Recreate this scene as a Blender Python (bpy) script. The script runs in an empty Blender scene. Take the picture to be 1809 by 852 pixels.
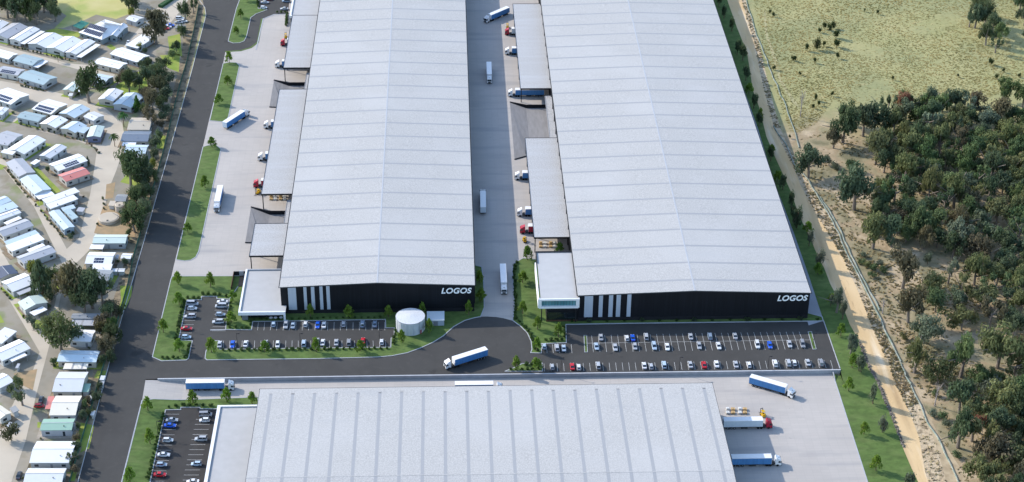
import bpy, bmesh, math, random
from mathutils import Vector, Matrix, noise
random.seed(7)
RNG = random.Random(11)
C = bpy.context.scene.collection
PI = math.pi
# ------------------------------------------------------------------ camera
W0, H0, F = 1809.0, 852.0, 3097.77
PITCH, YAW, ROLL, HC = 0.5452, -0.042, 0.0112, 400.0
_f = Vector((-math.sin(YAW)*math.cos(PITCH), math.cos(YAW)*math.cos(PITCH), -math.sin(PITCH)))
_r = Vector((math.cos(YAW), math.sin(YAW), 0)); _u = _r.cross(_f)
AX = math.cos(ROLL)*_r + math.sin(ROLL)*_u
AY = -math.sin(ROLL)*_r + math.cos(ROLL)*_u
AZ = _f
def U(px, py, z=0.0):                    # photo position -> world x, y on the level z
    d = AX*(px-W0/2)/F - AY*(py-H0/2)/F + AZ
    t = (z-HC)/d.z
    return (d.x*t, d.y*t)
def PX(x, y, z=0.0):
    d = Vector((x, y, z-HC)); w = d.dot(AZ)
    return (W0/2+F*d.dot(AX)/w, H0/2-F*d.dot(AY)/w)
cam = bpy.data.cameras.new('camera'); co = bpy.data.objects.new('camera', cam); C.objects.link(co)
cam.sensor_width = 36; cam.lens = F/W0*36; cam.clip_start = 1; cam.clip_end = 20000
co.matrix_world = Matrix(((AX.x, AY.x, -AZ.x, 0), (AX.y, AY.y, -AZ.y, 0), (AX.z, AY.z, -AZ.z, HC), (0, 0, 0, 1)))
bpy.context.scene.camera = co
# ------------------------------------------------------------------ light
sc = bpy.context.scene
SUNV = Vector((1.5, -0.85, -1.0)).normalized()
el = math.asin(-SUNV.z); az = math.atan2(-SUNV.x, -SUNV.y)
w = bpy.data.worlds.new('World'); sc.world = w; w.use_nodes = True
nt = w.node_tree; bgn = nt.nodes['Background']
sky = nt.nodes.new('ShaderNodeTexSky'); sky.sky_type = 'NISHITA'; sky.sun_disc = False
sky.sun_elevation = el; sky.sun_rotation = az; sky.air_density = 1.0; sky.dust_density = 0.6; sky.ozone_density = 1.2
nt.links.new(sky.outputs[0], bgn.inputs[0]); bgn.inputs[1].default_value = 0.15
sl = bpy.data.lights.new('sun', 'SUN'); sl.energy = 2.2; sl.angle = math.radians(0.5); sl.color = (1.0, 0.93, 0.83)
so = bpy.data.objects.new('sun', sl); C.objects.link(so); so.rotation_euler = SUNV.to_track_quat('-Z', 'Y').to_euler()
sc.view_settings.view_transform = 'Standard'; sc.view_settings.look = 'None'; sc.view_settings.exposure = 1.2
sc.view_settings.gamma = 1.0
# ------------------------------------------------------------------ materials
MATS = {}
def mat(name, col, rough=.8, metal=0., var=0., scale=1., col2=None, bump=0., bscale=None, detail=4., spec=.3, objcol=False, stretch=None, thr=None):
    """procedural material: colour varied by noise; objcol multiplies by the object's own colour"""
    if name in MATS: return MATS[name]
    m = bpy.data.materials.new(name); m.use_nodes = True; nt = m.node_tree; N = nt.nodes; L = nt.links
    b = N['Principled BSDF']; b.inputs['Roughness'].default_value = rough; b.inputs['Metallic'].default_value = metal
    b.inputs['Specular IOR Level'].default_value = spec
    c = (*col, 1) if len(col) == 3 else col
    tc = N.new('ShaderNodeTexCoord'); mp = N.new('ShaderNodeMapping'); L.new(tc.outputs['Object'], mp.inputs[0])
    if stretch: mp.inputs['Scale'].default_value = stretch
    nz = N.new('ShaderNodeTexNoise'); nz.inputs['Scale'].default_value = scale; nz.inputs['Detail'].default_value = detail
    L.new(mp.outputs[0], nz.inputs['Vector'])
    rp = N.new('ShaderNodeValToRGB'); L.new(nz.outputs['Fac'], rp.inputs[0])
    lo, hi = thr if thr else (.3, .7)
    rp.color_ramp.elements[0].position = lo; rp.color_ramp.elements[1].position = hi
    if col2 is None:
        a = tuple(max(0, x*(1-var)) for x in c[:3]); d = tuple(min(1, x*(1+var)) for x in c[:3])
    else: a = c[:3]; d = col2
    rp.color_ramp.elements[0].color = (*a, 1); rp.color_ramp.elements[1].color = (*d, 1)
    out = rp.outputs[0]
    if objcol:
        oi = N.new('ShaderNodeObjectInfo'); mx = N.new('ShaderNodeMix'); mx.data_type = 'RGBA'; mx.blend_type = 'MULTIPLY'
        mx.inputs['Factor'].default_value = 1; L.new(out, mx.inputs['A']); L.new(oi.outputs['Color'], mx.inputs['B']); out = mx.outputs['Result']
    L.new(out, b.inputs['Base Color'])
    if bump:
        bn = N.new('ShaderNodeTexNoise'); bn.inputs['Scale'].default_value = bscale or scale*3; bn.inputs['Detail'].default_value = 5
        L.new(tc.outputs['Object'], bn.inputs['Vector'])
        bp = N.new('ShaderNodeBump'); bp.inputs['Distance'].default_value = bump; bp.inputs['Strength'].default_value = 1
        L.new(bn.outputs['Fac'], bp.inputs['Height']); L.new(bp.outputs[0], b.inputs['Normal'])
    MATS[name] = m; return m
def leafy(m, k=.35):
    nt = m.node_tree; N = nt.nodes; L = nt.links; b = N['Principled BSDF']; o = N['Material Output']; tr = N.new('ShaderNodeBsdfTranslucent')
    L.new(b.inputs['Base Color'].links[0].from_socket, tr.inputs[0]); mx = N.new('ShaderNodeMixShader'); mx.inputs[0].default_value = k
    L.new(b.outputs[0], mx.inputs[1]); L.new(tr.outputs[0], mx.inputs[2]); L.new(mx.outputs[0], o.inputs[0]); return m
def mix_layer(m, col, scale, lo, hi, fac=1., stretch=None, kind='noise', detail=3., w=0.):
    """lay a second patchy colour over a material's base colour"""
    nt = m.node_tree; N = nt.nodes; L = nt.links; b = N['Principled BSDF']
    src = b.inputs['Base Color'].links[0].from_socket
    tc = N.new('ShaderNodeTexCoord'); mp = N.new('ShaderNodeMapping'); L.new(tc.outputs['Object'], mp.inputs[0])
    if stretch: mp.inputs['Scale'].default_value = stretch
    mp.inputs['Location'].default_value = (w, w*1.7, 0)
    if kind == 'noise':
        t = N.new('ShaderNodeTexNoise'); t.inputs['Scale'].default_value = scale; t.inputs['Detail'].default_value = detail; o = t.outputs['Fac']
    elif kind == 'brick':
        t = N.new('ShaderNodeTexBrick'); t.inputs['Scale'].default_value = scale; t.inputs['Color1'].default_value = (0, 0, 0, 1); t.inputs['Color2'].default_value = (.55, .55, .55, 1)
        t.inputs['Mortar'].default_value = (1, 1, 1, 1); t.inputs['Mortar Size'].default_value = .012; t.offset = 0.; o = t.outputs['Color']
    else:
        t = N.new('ShaderNodeTexVoronoi'); t.inputs['Scale'].default_value = scale; o = t.outputs['Distance']
    L.new(mp.outputs[0], t.inputs['Vector'])
    mr = N.new('ShaderNodeMapRange'); mr.inputs['From Min'].default_value = lo; mr.inputs['From Max'].default_value = hi; mr.inputs['To Max'].default_value = fac
    L.new(o, mr.inputs['Value'])
    mx = N.new('ShaderNodeMix'); mx.data_type = 'RGBA'; L.new(mr.outputs[0], mx.inputs['Factor']); L.new(src, mx.inputs['A']); mx.inputs['B'].default_value = (*col, 1)
    L.new(mx.outputs['Result'], b.inputs['Base Color']); return m
M_asph = mat('asphalt', (.057, .055, .052), .9, var=.10, scale=.09, bump=.02, bscale=6, detail=8)
mix_layer(M_asph, (.082, .077, .071), .35, .55, .8, .5, detail=8)
mix_layer(M_asph, (.036, .034, .033), .05, .56, .75, .35, stretch=(2.5, .18, 1), detail=7)
mix_layer(M_asph, (.030, .029, .028), .11, .66, .72, .6, detail=4, w=21)
M_lot = mat('lot_asphalt', (.045, .042, .040), .9, var=.14, scale=.15, bump=.02, bscale=6, detail=8)
mix_layer(M_lot, (.022, .021, .021), .4, .6, .75, .6, detail=6)
M_conc = mat('concrete', (.445, .408, .372), .85, var=.055, scale=.05, detail=8, bump=.01, bscale=3)
mix_layer(M_conc, (.345, .318, .292), .16, .2, 1.0, .38, kind='brick')
mix_layer(M_conc, (.31, .30, .295), .05, .54, .72, .6, stretch=(.45, 3.2, 1), detail=7)
mix_layer(M_conc, (.28, .27, .27), .03, .6, .72, .45, stretch=(.5, 5, 1), detail=8, w=31)
mix_layer(M_conc, (.22, .21, .20), .7, .69, .76, .5, detail=5, w=17)
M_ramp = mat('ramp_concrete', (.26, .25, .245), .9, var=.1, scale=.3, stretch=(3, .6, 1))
M_kerb = mat('kerb_concrete', (.40, .41, .43), .8, var=.08, scale=1)
M_lawn = mat('lawn', (.092, .145, .036), .95, var=.25, scale=.25, detail=9, bump=.08, bscale=3, stretch=(1, 1.8, 1))
mix_layer(M_lawn, (.165, .205, .07), .12, .5, .75, .6, stretch=(.6, 1.8, 1), detail=8)
mix_layer(M_lawn, (.055, .10, .022), .5, .55, .75, .6, detail=8)
M_field = mat('dry_field', (.27, .25, .105), .95, col2=(.36, .31, .14), scale=.035, detail=10, bump=.35, bscale=.35)
mix_layer(M_field, (.20, .215, .095), .02, .45, .6, .6, detail=9)
mix_layer(M_field, (.46, .36, .17), .22, .56, .72, .6, detail=8, stretch=(.6, 1.6, 1))
mix_layer(M_field, (.13, .14, .06), .4, .60, .72, .55, detail=8, w=9)
M_floor = mat('bush_floor', (.20, .165, .095), .95, col2=(.30, .235, .14), scale=.06, detail=10, bump=.3, bscale=.6)
mix_layer(M_floor, (.12, .125, .05), .09, .5, .62, .7, detail=9)
mix_layer(M_floor, (.42, .33, .22), .05, .58, .68, .6, detail=9, w=4)
mix_layer(M_floor, (.07, .06, .04), .5, .58, .7, .6, detail=8)
M_dirt = mat('track_dirt', (.58, .40, .20), .95, col2=(.70, .52, .30), scale=.05, detail=9, bump=.08, bscale=1, stretch=(2, .4, 1))
mix_layer(M_dirt, (.40, .27, .14), .06, .5, .68, .8, stretch=(2.2, .25, 1), detail=8)
mix_layer(M_dirt, (.78, .66, .48), .09, .55, .72, .7, stretch=(2.5, .22, 1), detail=8, w=13)
mix_layer(M_dirt, (.30, .20, .11), .25, .62, .74, .5, stretch=(2, .3, 1), detail=9, w=5)
M_bank = mat('spoil_bank', (.42, .32, .20), .95, col2=(.58, .47, .32), scale=.3, detail=9, bump=.4, bscale=1)
mix_layer(M_bank, (.16, .12, .07), .35, .52, .64, .75, detail=8)
M_park = mat('village_shade_ground', (.21, .19, .145), .9, col2=(.35, .31, .25), scale=.06, detail=8)  # base darkened to carry the shade lying between the homes
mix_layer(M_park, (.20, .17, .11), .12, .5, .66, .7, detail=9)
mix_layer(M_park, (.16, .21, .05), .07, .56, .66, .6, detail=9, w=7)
M_proad = mat('village_road', (.50, .435, .345), .9, var=.06, scale=.1, detail=8)
mix_layer(M_proad, (.38, .34, .28), .06, .5, .75, .5, detail=8)
M_verge = mat('verge_litter', (.17, .13, .085), .95, col2=(.34, .27, .17), scale=.3, detail=9, bump=.2, bscale=1)
mix_layer(M_verge, (.045, .045, .03), .25, .5, .62, .8, detail=8)
M_plawn = mat('village_grass', (.17, .26, .035), .95, col2=(.34, .36, .08), scale=.12, detail=9, bump=.1, bscale=1.5)
M_ygrass = mat('yellow_grass', (.42, .40, .13), .95, col2=(.52, .46, .22), scale=.06, detail=9)
mix_layer(M_ygrass, (.25, .34, .07), .05, .5, .65, .7, detail=7)
M_line = mat('line_paint', (.62, .62, .60), .8, var=.2, scale=1.5)
M_roof = mat('roof_metal', (.425, .412, .395), .6, metal=.0, var=.14, scale=2.2, detail=2, spec=.2, thr=(.35, .65))
mix_layer(M_roof, (.38, .378, .375), .12, .58, .74, .5, stretch=(.35, 2.5, 1), detail=8, w=3)
mix_layer(M_roof, (.48, .47, .46), .03, .45, .7, .5, detail=6)
M_canopy = mat('canopy_metal', (.415, .405, .395), .65, var=.17, scale=2., detail=2, thr=(.4, .6))
mix_layer(M_canopy, (.47, .475, .48), .1, .45, .7, .5, stretch=(.3, 3, 1), detail=5)
M_strip = mat('skylight_sheet', (.325, .325, .33), .5, var=.05, scale=2)
M_ridge = mat('ridge_metal', (.42, .43, .45), .5, var=.05)
M_black = mat('black_cladding', (.0075, .0085, .012), .6, var=.35, scale=.6, stretch=(4, 4, .1), spec=.25)
M_plinth = mat('dark_plinth', (.014, .014, .017), .8, var=.2, scale=.4)
M_panel = mat('grey_cladding', (.43, .47, .53), .6, var=.05, scale=.5, stretch=(2, 2, .2))
M_white = mat('white_paint', (.78, .78, .78), .5, var=.03)
M_sign = mat('sign_white', (.95, .95, .95), .5, var=.0)
M_off = mat('office_roof', (.44, .435, .43), .75, var=.04, scale=.3, detail=6)
M_glass = mat('teal_glass', (.05, .17, .20), .12, col2=(.16, .36, .38), scale=.25, spec=.8, stretch=(1, 1, .1))
M_dglass = mat('dark_glass', (.012, .018, .022), .1, var=.3, spec=.8)
M_wglass = mat('car_glass', (.02, .03, .04), .08, var=.2, spec=.9)
M_rwall = mat('retaining_wall', (.36, .37, .385), .85, var=.1, scale=.3, stretch=(1, 1, .2))
M_rubber = mat('rubber', (.012, .012, .013), .9, var=.1)
M_chrome = mat('wheel_metal', (.35, .36, .38), .4, metal=.6, var=.05)
M_chassis = mat('chassis_metal', (.03, .03, .033), .6, var=.2)
M_blue = mat('blue_curtain', (.07, .215, .46), .5, var=.12, scale=.8, stretch=(2, 2, .3))
M_wcurt = mat('white_curtain', (.60, .66, .70), .5, var=.05, scale=.8)
M_tank = mat('tank_steel', (.56, .57, .58), .45, var=.09, scale=1.2, stretch=(1, 1, .3))
M_yellow = mat('yellow_paint', (.60, .36, .015), .5, var=.05)
M_red = mat('red_paint', (.42, .02, .045), .4, var=.05)
M_wood = mat('pallet_wood', (.38, .27, .15), .9, var=.15, scale=3)
M_card = mat('cardboard', (.50, .34, .16), .9, var=.1, scale=2)
M_wrap = mat('white_wrap', (.62, .62, .60), .6, var=.06, scale=2)
M_post = mat('dark_post', (.02, .02, .022), .6)
M_paint = mat('car_paint', (1, 1, 1), .28, objcol=True, var=.0, spec=.6)
M_lamp = mat('lamp_lens', (.7, .7, .68), .3)
M_tail = mat('tail_lens', (.35, .01, .01), .3)
M_trunkg = mat('gum_bark', (.30, .26, .22), .9, col2=(.12, .09, .07), scale=.8, stretch=(1, 1, .3))
M_trunks = mat('thin_bark', (.16, .11, .07), .9, var=.3, scale=2)
M_dead = mat('dead_wood', (.38, .33, .31), .9, var=.2, scale=1)
M_leafg = mat('gum_leaves', (.55, .60, .52), .75, col2=(1.5, 1.45, 1.35), scale=.5, detail=6, objcol=True, spec=.2)
M_leafs = mat('bright_leaves', (.6, .65, .6), .7, col2=(1.4, 1.3, 1.2), scale=.9, detail=6, objcol=True, spec=.25)
leafy(M_leafg); leafy(M_leafs)
M_shade_mulch = mat('shade_mulch', (.16, .12, .08), .95, col2=(.28, .22, .15), scale=.5, detail=8)
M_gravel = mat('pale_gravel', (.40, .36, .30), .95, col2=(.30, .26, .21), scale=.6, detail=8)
M_silt = mat('silt_cloth', (.42, .43, .38), .8, col2=(.15, .22, .18), scale=.35, detail=5)
M_wall = mat('home_wall', (.50, .50, .48), .8, objcol=True, var=.06, scale=.5)
M_hroof = mat('home_roof', (1, 1, 1), .55, objcol=True, var=.05, scale=.4, detail=5)
M_pane = mat('window_pane', (.03, .04, .05), .15, var=.2, spec=.7)
M_solar = mat('solar_cells', (.025, .035, .07), .25, var=.2, scale=1, spec=.6)
M_fgreen = mat('green_mesh', (.05, .12, .08), .8, var=.2)
M_rock = mat('rock', (.42, .36, .28), .95, var=.25, scale=.8)
M_sconc = mat('tank_concrete', (.52, .45, .36), .9, var=.1, scale=.5)
M_brown = mat('timber_brown', (.10, .05, .03), .8, var=.2)
# ------------------------------------------------------------------ objects
ALL = []
def tag(o, label=None, cat=None, group=None, kind=None):
    if label: o['label'] = label
    if cat: o['category'] = cat
    if group: o['group'] = group
    if kind: o['kind'] = kind
    return o
def thing(name, label, cat, loc=(0, 0, 0), rz=0., group=None, auto=None):
    o = bpy.data.objects.new(name, None); C.objects.link(o); o.location = loc; o.rotation_euler = (0, 0, rz)
    o.empty_display_size = .5
    tag(o, label, cat, group); ALL.append((o, auto)); return o
class MB:
    def __init__(s): s.v = []; s.f = []; s.m = []
    def add(s, vs, fs, mi=0):
        b = len(s.v); s.v += [tuple(v) for v in vs]; s.f += [tuple(b+i for i in f) for f in fs]; s.m += [mi]*len(fs); return s
    def box(s, x0, x1, y0, y1, z0, z1, mi=0, tx=0., ty=0.):
        vs = [(x0, y0, z0), (x1, y0, z0), (x1, y1, z0), (x0, y1, z0), (x0+tx, y0+ty, z1), (x1-tx, y0+ty, z1), (x1-tx, y1-ty, z1), (x0+tx, y1-ty, z1)]
        return s.add(vs, [(0, 3, 2, 1), (4, 5, 6, 7), (0, 1, 5, 4), (1, 2, 6, 5), (2, 3, 7, 6), (3, 0, 4, 7)], mi)
    def prism(s, pts, z0, z1, mi=0):
        n = len(pts); a = sum(pts[i][0]*pts[(i+1) % n][1]-pts[(i+1) % n][0]*pts[i][1] for i in range(n))
        zz0 = list(z0) if isinstance(z0, (list, tuple)) else [z0]*n; zz1 = list(z1) if isinstance(z1, (list, tuple)) else [z1]*n
        if a < 0: pts = pts[::-1]; zz0.reverse(); zz1.reverse()
        vs = [(p[0], p[1], z) for p, z in zip(pts, zz0)]+[(p[0], p[1], z) for p, z in zip(pts, zz1)]
        fs = [tuple(range(n-1, -1, -1)), tuple(range(n, 2*n))]+[(i, (i+1) % n, n+(i+1) % n, n+i) for i in range(n)]
        return s.add(vs, fs, mi)
    def cyl(s, p, q, r0, r1=None, n=10, mi=0, cap=True):
        r1 = r0 if r1 is None else r1; p = Vector(p); q = Vector(q); d = (q-p).normalized()
        a = d.orthogonal().normalized(); b = d.cross(a); vs = []
        for c_, r in ((p, r0), (q, r1)):
            for i in range(n):
                t = 2*PI*i/n; vs.append(c_+a*math.cos(t)*r+b*math.sin(t)*r)
        fs = [(i, (i+1) % n, n+(i+1) % n, n+i) for i in range(n)]
        if cap: fs += [tuple(range(n-1, -1, -1)), tuple(range(n, 2*n))]
        return s.add(vs, fs, mi)
    def build(s, name, mats, parent=None, smooth=False, link=True):
        me = bpy.data.meshes.new(name); me.from_pydata(s.v, [], s.f)
        mats = mats if isinstance(mats, (list, tuple)) else [mats]
        for m in mats: me.materials.append(m)
        if len(mats) > 1: me.polygons.foreach_set('material_index', s.m)
        if smooth: me.polygons.foreach_set('use_smooth', [True]*len(s.f))
        me.update(); o = bpy.data.objects.new(name, me)
        if link: C.objects.link(o)
        if parent: o.parent = parent
        return o
def dup(o, parent=None):
    c = o.copy(); C.objects.link(c); c.parent = parent
    for ch in o.children: dup(ch, c)
    return c
def dup_thing(root, loc, rz, label, cat, group, auto=None, sc_=(1, 1, 1), name=None):
    r = dup(root); r.location = loc; r.rotation_euler = (0, 0, rz); r.scale = sc_
    tag(r, label, cat, group); ALL.append((r, auto)); return r
# ------------------------------------------------------------------ ground levels
YW = 558.56; LOW = -1.5
EP0 = Vector((*U(257, 672), 0)); EP1 = Vector((*U(214.5, 852), 0))
_ed = (EP0-EP1).normalized(); EN = Vector((_ed.y, -_ed.x, 0))          # points right, away from the road
XE = U(1484, 652)[0]
def hs(x, y):
    if y >= YW: return 0.
    if x > XE: return LOW*min(1, (YW-y)/8)
    t = (Vector((x, y, 0))-EP0).dot(EN); return LOW*max(0, min(1, t/15))
def G(px, py):
    z = 0.
    for _ in range(4): x, y = U(px, py, z); z = hs(x, y)
    return (x, y, z)
def pts_of(poly):
    out = []
    for p in poly:
        out.append((p[1], p[2]) if p[0] == 'w' else G(*p)[:2])
    return out
def sheet(name, polys, m, lift, mode='n', kind='structure', label=None):
    """a surface lying on the ground levels, cut where the ground changes slope. mode n: level, s: follows hs"""
    bm = bmesh.new()
    for poly in polys:
        P = pts_of(poly)
        if mode == 'n': P = [(x, y) for x, y in P]
        if mode == 'nw': P = [(x, max(y, YW)) for x, y in P]
        if mode == 's': P = [(x, min(y, YW)) for x, y in P]
        vs = [bm.verts.new((x, y, 0)) for x, y in P]; f = bm.faces.new(vs); f.normal_update()
    bmesh.ops.triangulate(bm, faces=bm.faces[:], ngon_method='EAR_CLIP')
    if mode in ('s', 'e'):
        for co_, no in ((EP0, EN), (EP0+EN*15, EN), (Vector((XE, 0, 0)), Vector((1, 0, 0))), (Vector((0, YW, 0)), Vector((0, 1, 0))), (Vector((0, YW-8, 0)), Vector((0, 1, 0)))):
            bmesh.ops.bisect_plane(bm, geom=bm.verts[:]+bm.edges[:]+bm.faces[:], plane_co=co_, plane_no=no)
    bm.normal_update()
    vs, fs = [], []
    for f in bm.faces:
        c = f.calc_center_median(); b = len(vs)
        for v in f.verts:
            x, y = v.co.x, v.co.y
            if mode in ('s', 'e'):
                e = 1e-3; z = hs(x+(c.x-x)*e, y+(c.y-y)*e)
            else: z = 0.
            vs.append((x, y, z+lift))
        ids = list(range(b, len(vs)))
        if f.normal.z < 0: ids.reverse()
        fs.append(tuple(ids))
    bm.free(); mb = MB(); mb.add(vs, fs); o = mb.build(name, m); tag(o, kind=kind)
    if label: o['label'] = label
    return o
def kerb(name, poly, wd=.35, lift=.15, mode='n', closed=True, m=None, inset=False, base=-.12):
    P = pts_of(poly); n = len(P); mb = MB(); rng = range(n if closed else n-1)
    for i in rng:
        a = Vector(P[i]); b = Vector(P[(i+1) % n]); d = b-a
        if d.length < .05: continue
        d.normalize(); k = Vector((-d.y, d.x))*wd/2; segs = max(1, int((b-a).length/6)) if mode != 'n' else 1
        for j in range(segs):
            p = a+(b-a)*j/segs; q = a+(b-a)*(j+1)/segs; p2 = p-(d*wd*.25 if j == 0 else d*0); q2 = q+(d*wd*.25 if j == segs-1 else d*0)
            zs = []
            for t in (p2-k, q2-k, q2+k, p2+k): zs.append(hs(t.x, t.y) if mode != 'n' else 0.)
            tp = lift+.002*(i % 3)
            mb.prism([tuple(p2-k), tuple(q2-k), tuple(q2+k), tuple(p2+k)], [z+base for z in zs], [z+tp for z in zs])
    o = mb.build(name, m or M_kerb); tag(o, kind='structure'); return o
# ================================================================== SETTING
w_ = lambda x, y: ('w', x, y)
ROAD_L = [(352, -120), (352, 0), (362, 14), (364, 27), (340, 121), (312.8, 220), (278.6, 340), (262, 400), (204, 600), (137.6, 852), (100, 990)]
ROAD_R = [(185, 960), (214.5, 852), (250.9, 708), (257, 672), (269, 630), (301.8, 493), (307, 470), (358.6, 259), (368, 218), (394, 113), (398, 91), (403, 73.6), (417.5, 15.5), (427, -10), (445, -120)]
PATH_R = [(1225, -120), (1240, -60), (1260.5, 0), (1290.5, 89), (1310.4, 148), (1338, 224), (1367.4, 320.8), (1401.5, 409), (1429, 488), (1454.9, 567)]
LAWN_R = [(1262, -60), (1284.6, 0), (1302, 49), (1320, 94), (1330, 160), (1341, 189), (1354, 241.6), (1369, 277), (1397, 338), (1411, 379), (1435, 429), (1439.6, 441), (1455.7, 473.3), (1467, 502.6), (1491, 546.6), (1501, 573), (1517.3, 602.3), (1533.6, 647.2), (1550, 674.5), (1562, 707), (1577, 740), (1596, 794), (1610, 827), (1622, 852), (1660, 940)]
DIRT_R = [(1292, -60), (1310.4, 0), (1320, 35), (1334, 82), (1343, 129), (1352.7, 170), (1369, 230), (1388, 268), (1401, 291.4), (1414, 326.6), (1438, 370.6), (1473, 430), (1485, 447), (1517, 517), (1546.6, 593.5), (1573, 648), (1580, 674.5), (1607, 729), (1623.5, 772.6), (1634, 832.5), (1640, 852), (1660, 940)]
# natural ground: west of the road, and east of the works
gw = [w_(-3000, 3600), w_(-110, 3600), (400, -120), (330, 260), (230, 640), (150, 990), w_(-150, 100), w_(-3000, 100)]
ge = [w_(3000, 3600), w_(160, 3600), (1200, -120), (1300, 250), (1425, 560), (1470, 640), (1500, 760), (1540, 990), w_(140, 100), w_(3000, 100)]
def ground_mat():
    m = mat('natural_ground', (.30, .29, .125), .95, col2=(.37, .335, .155), scale=.035, detail=10, bump=.35, bscale=.35)
    mix_layer(m, (.24, .25, .12), .02, .45, .6, .6, detail=9)
    mix_layer(m, (.44, .36, .175), .22, .56, .72, .6, detail=8, stretch=(.6, 1.6, 1))
    mix_layer(m, (.20, .20, .09), .4, .60, .72, .5, detail=8, w=9)
    # bush floor colours further down the slope, blending along an uneven edge
    nt = m.node_tree; N = nt.nodes; L = nt.links; b = N['Principled BSDF']; src = b.inputs['Base Color'].links[0].from_socket
    tc = N.new('ShaderNodeTexCoord'); sp = N.new('ShaderNodeSeparateXYZ'); L.new(tc.outputs['Object'], sp.inputs[0])
    nz = N.new('ShaderNodeTexNoise'); nz.inputs['Scale'].default_value = .03; nz.inputs['Detail'].default_value = 8; L.new(tc.outputs['Object'], nz.inputs['Vector'])
    ma = N.new('ShaderNodeMath'); ma.operation = 'MULTIPLY_ADD'; ma.inputs[1].default_value = 90; L.new(nz.outputs['Fac'], ma.inputs[0]); L.new(sp.outputs['Y'], ma.inputs[2])
    mr = N.new('ShaderNodeMapRange'); mr.inputs['From Min'].default_value = 830; mr.inputs['From Max'].default_value = 795; L.new(ma.outputs[0], mr.inputs['Value'])
    n2 = N.new('ShaderNodeTexNoise'); n2.inputs['Scale'].default_value = .08; n2.inputs['Detail'].default_value = 10; L.new(tc.outputs['Object'], n2.inputs['Vector'])
    rp = N.new('ShaderNodeValToRGB'); L.new(n2.outputs['Fac'], rp.inputs[0]); e = rp.color_ramp.elements
    e[0].position = .38; e[0].color = (.19, .17, .095, 1); e[1].position = .48; e[1].color = (.31, .26, .155, 1)
    for p, c in ((.54, (.33, .25, .15, 1)), (.66, (.48, .38, .25, 1))):
        k = e.new(p); k.color = c
    mx = N.new('ShaderNodeMix'); mx.data_type = 'RGBA'; L.new(mr.outputs[0], mx.inputs['Factor']); L.new(src, mx.inputs['A']); L.new(rp.outputs[0], mx.inputs['B'])
    L.new(mx.outputs['Result'], b.inputs['Base Color']); return m
sheet('ground', [gw, ge], ground_mat(), -.02, 'e')
sheet('ground', [[w_(-330, 130), w_(330, 130), w_(330, 1600), w_(-200, 1600)]], M_floor, -6, 'n')
# home village west of the road
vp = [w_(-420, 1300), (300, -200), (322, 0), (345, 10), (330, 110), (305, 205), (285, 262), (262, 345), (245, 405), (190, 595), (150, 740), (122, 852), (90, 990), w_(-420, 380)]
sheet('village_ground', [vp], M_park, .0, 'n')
vg = [(322, -30), (352, -30), (361, 16), (338, 121), (311, 220), (277, 340), (260, 400), (202, 600), (135, 856), (80, 990), (60, 990), (112, 852), (140, 750), (180, 600), (238, 400), (255, 345), (278, 262), (296, 205), (318, 110), (332, 15)]
sheet('verge', [vg], M_verge, .012, 'n')
vroads = [[(-60, 66), (60, 96), (120, 112), (190, 118), (232, 66), (300, -10), (345, -20), (325, 12), (285, 60), (245, 84), (205, 125), (200, 140), (120, 118), (60, 102), (-60, 80)],
          [(-60, 132), (40, 150), (110, 166), (185, 190), (216, 218), (222, 250), (206, 300), (194, 330), (176, 400), (160, 440), (130, 470), (108, 520), (90, 600), (66, 690), (45, 780), (20, 852), (-10, 930), (-70, 930), (-60, 852), (0, 760), (30, 700), (58, 655), (70, 622), (-10, 485), (-10, 420), (60, 545), (85, 590), (92, 560), (112, 470), (60, 365), (0, 290), (-40, 250), (-40, 235), (10, 285), (70, 350), (118, 440), (140, 420), (160, 340), (172, 262), (100, 235), (20, 215), (-60, 200), (-60, 190), (20, 203), (100, 212), (174, 240), (172, 215), (60, 180), (-60, 158)]]
sheet('village_road', [vroads[0]], M_proad, .016, 'n'); sheet('village_road', [vroads[1]], M_proad, .02, 'n')
vl = [[(88, -20), (210, -30), (228, 0), (236, 22), (205, 34), (170, 26), (140, 40), (112, 50), (96, 50), (118, 28), (92, 12)],
      [(78, 55), (100, 50), (142, 58), (143, 72), (120, 66)], [(188, 82), (196, 88), (212, 90), (196, 78)]]
sheet('village_lawn', [vl[0]], M_ygrass, .024, 'n'); sheet('village_lawn', vl[1:], M_plawn, .022, 'n')
yl = [[(52, 288), (62, 290), (82, 312), (108, 338), (94, 344), (70, 318)], [(62, 356), (75, 355), (88, 378), (84, 386)], [(0, 290), (12, 294), (4, 300), (-10, 300)],
      [(278, 240), (293, 240), (288, 264), (276, 262)], [(212, 505), (234, 505), (232, 522), (222, 545), (210, 545), (214, 530)], [(24, 538), (32, 536), (48, 562), (42, 564)], [(60, 565), (76, 566), (88, 562), (90, 574), (78, 585), (62, 575)],
      [(0, 556), (8, 570), (-8, 572)], [(172, 655), (190, 655), (186, 670), (166, 668)], [(134, 745), (166, 752), (158, 792), (142, 800), (134, 780)], [(118, 835), (136, 834), (132, 850), (118, 850)], [(66, 746), (75, 746), (72, 756), (66, 756)],
      [(90, 505), (108, 500), (104, 512), (86, 512)], [(296, 65), (318, 60), (322, 100), (300, 95)], [(282, 98), (318, 96), (316, 128), (296, 120)], [(204, 152), (256, 120), (262, 160), (214, 168)], [(212, 322), (238, 292), (262, 300), (254, 332)]]
sheet('village_lawn', yl, M_plawn, .026, 'n')
sheet('bed_or_shade_apron', [[(24, 660), (66, 652), (58, 690), (34, 678)], [(188, 326), (204, 322), (200, 350), (186, 352)], [(182, 365), (245, 330), (238, 420), (166, 412)]], mat('bed_soil', (.40, .27, .15), .95, col2=(.28, .22, .13), scale=.3, detail=8), .03, 'n')
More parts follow.
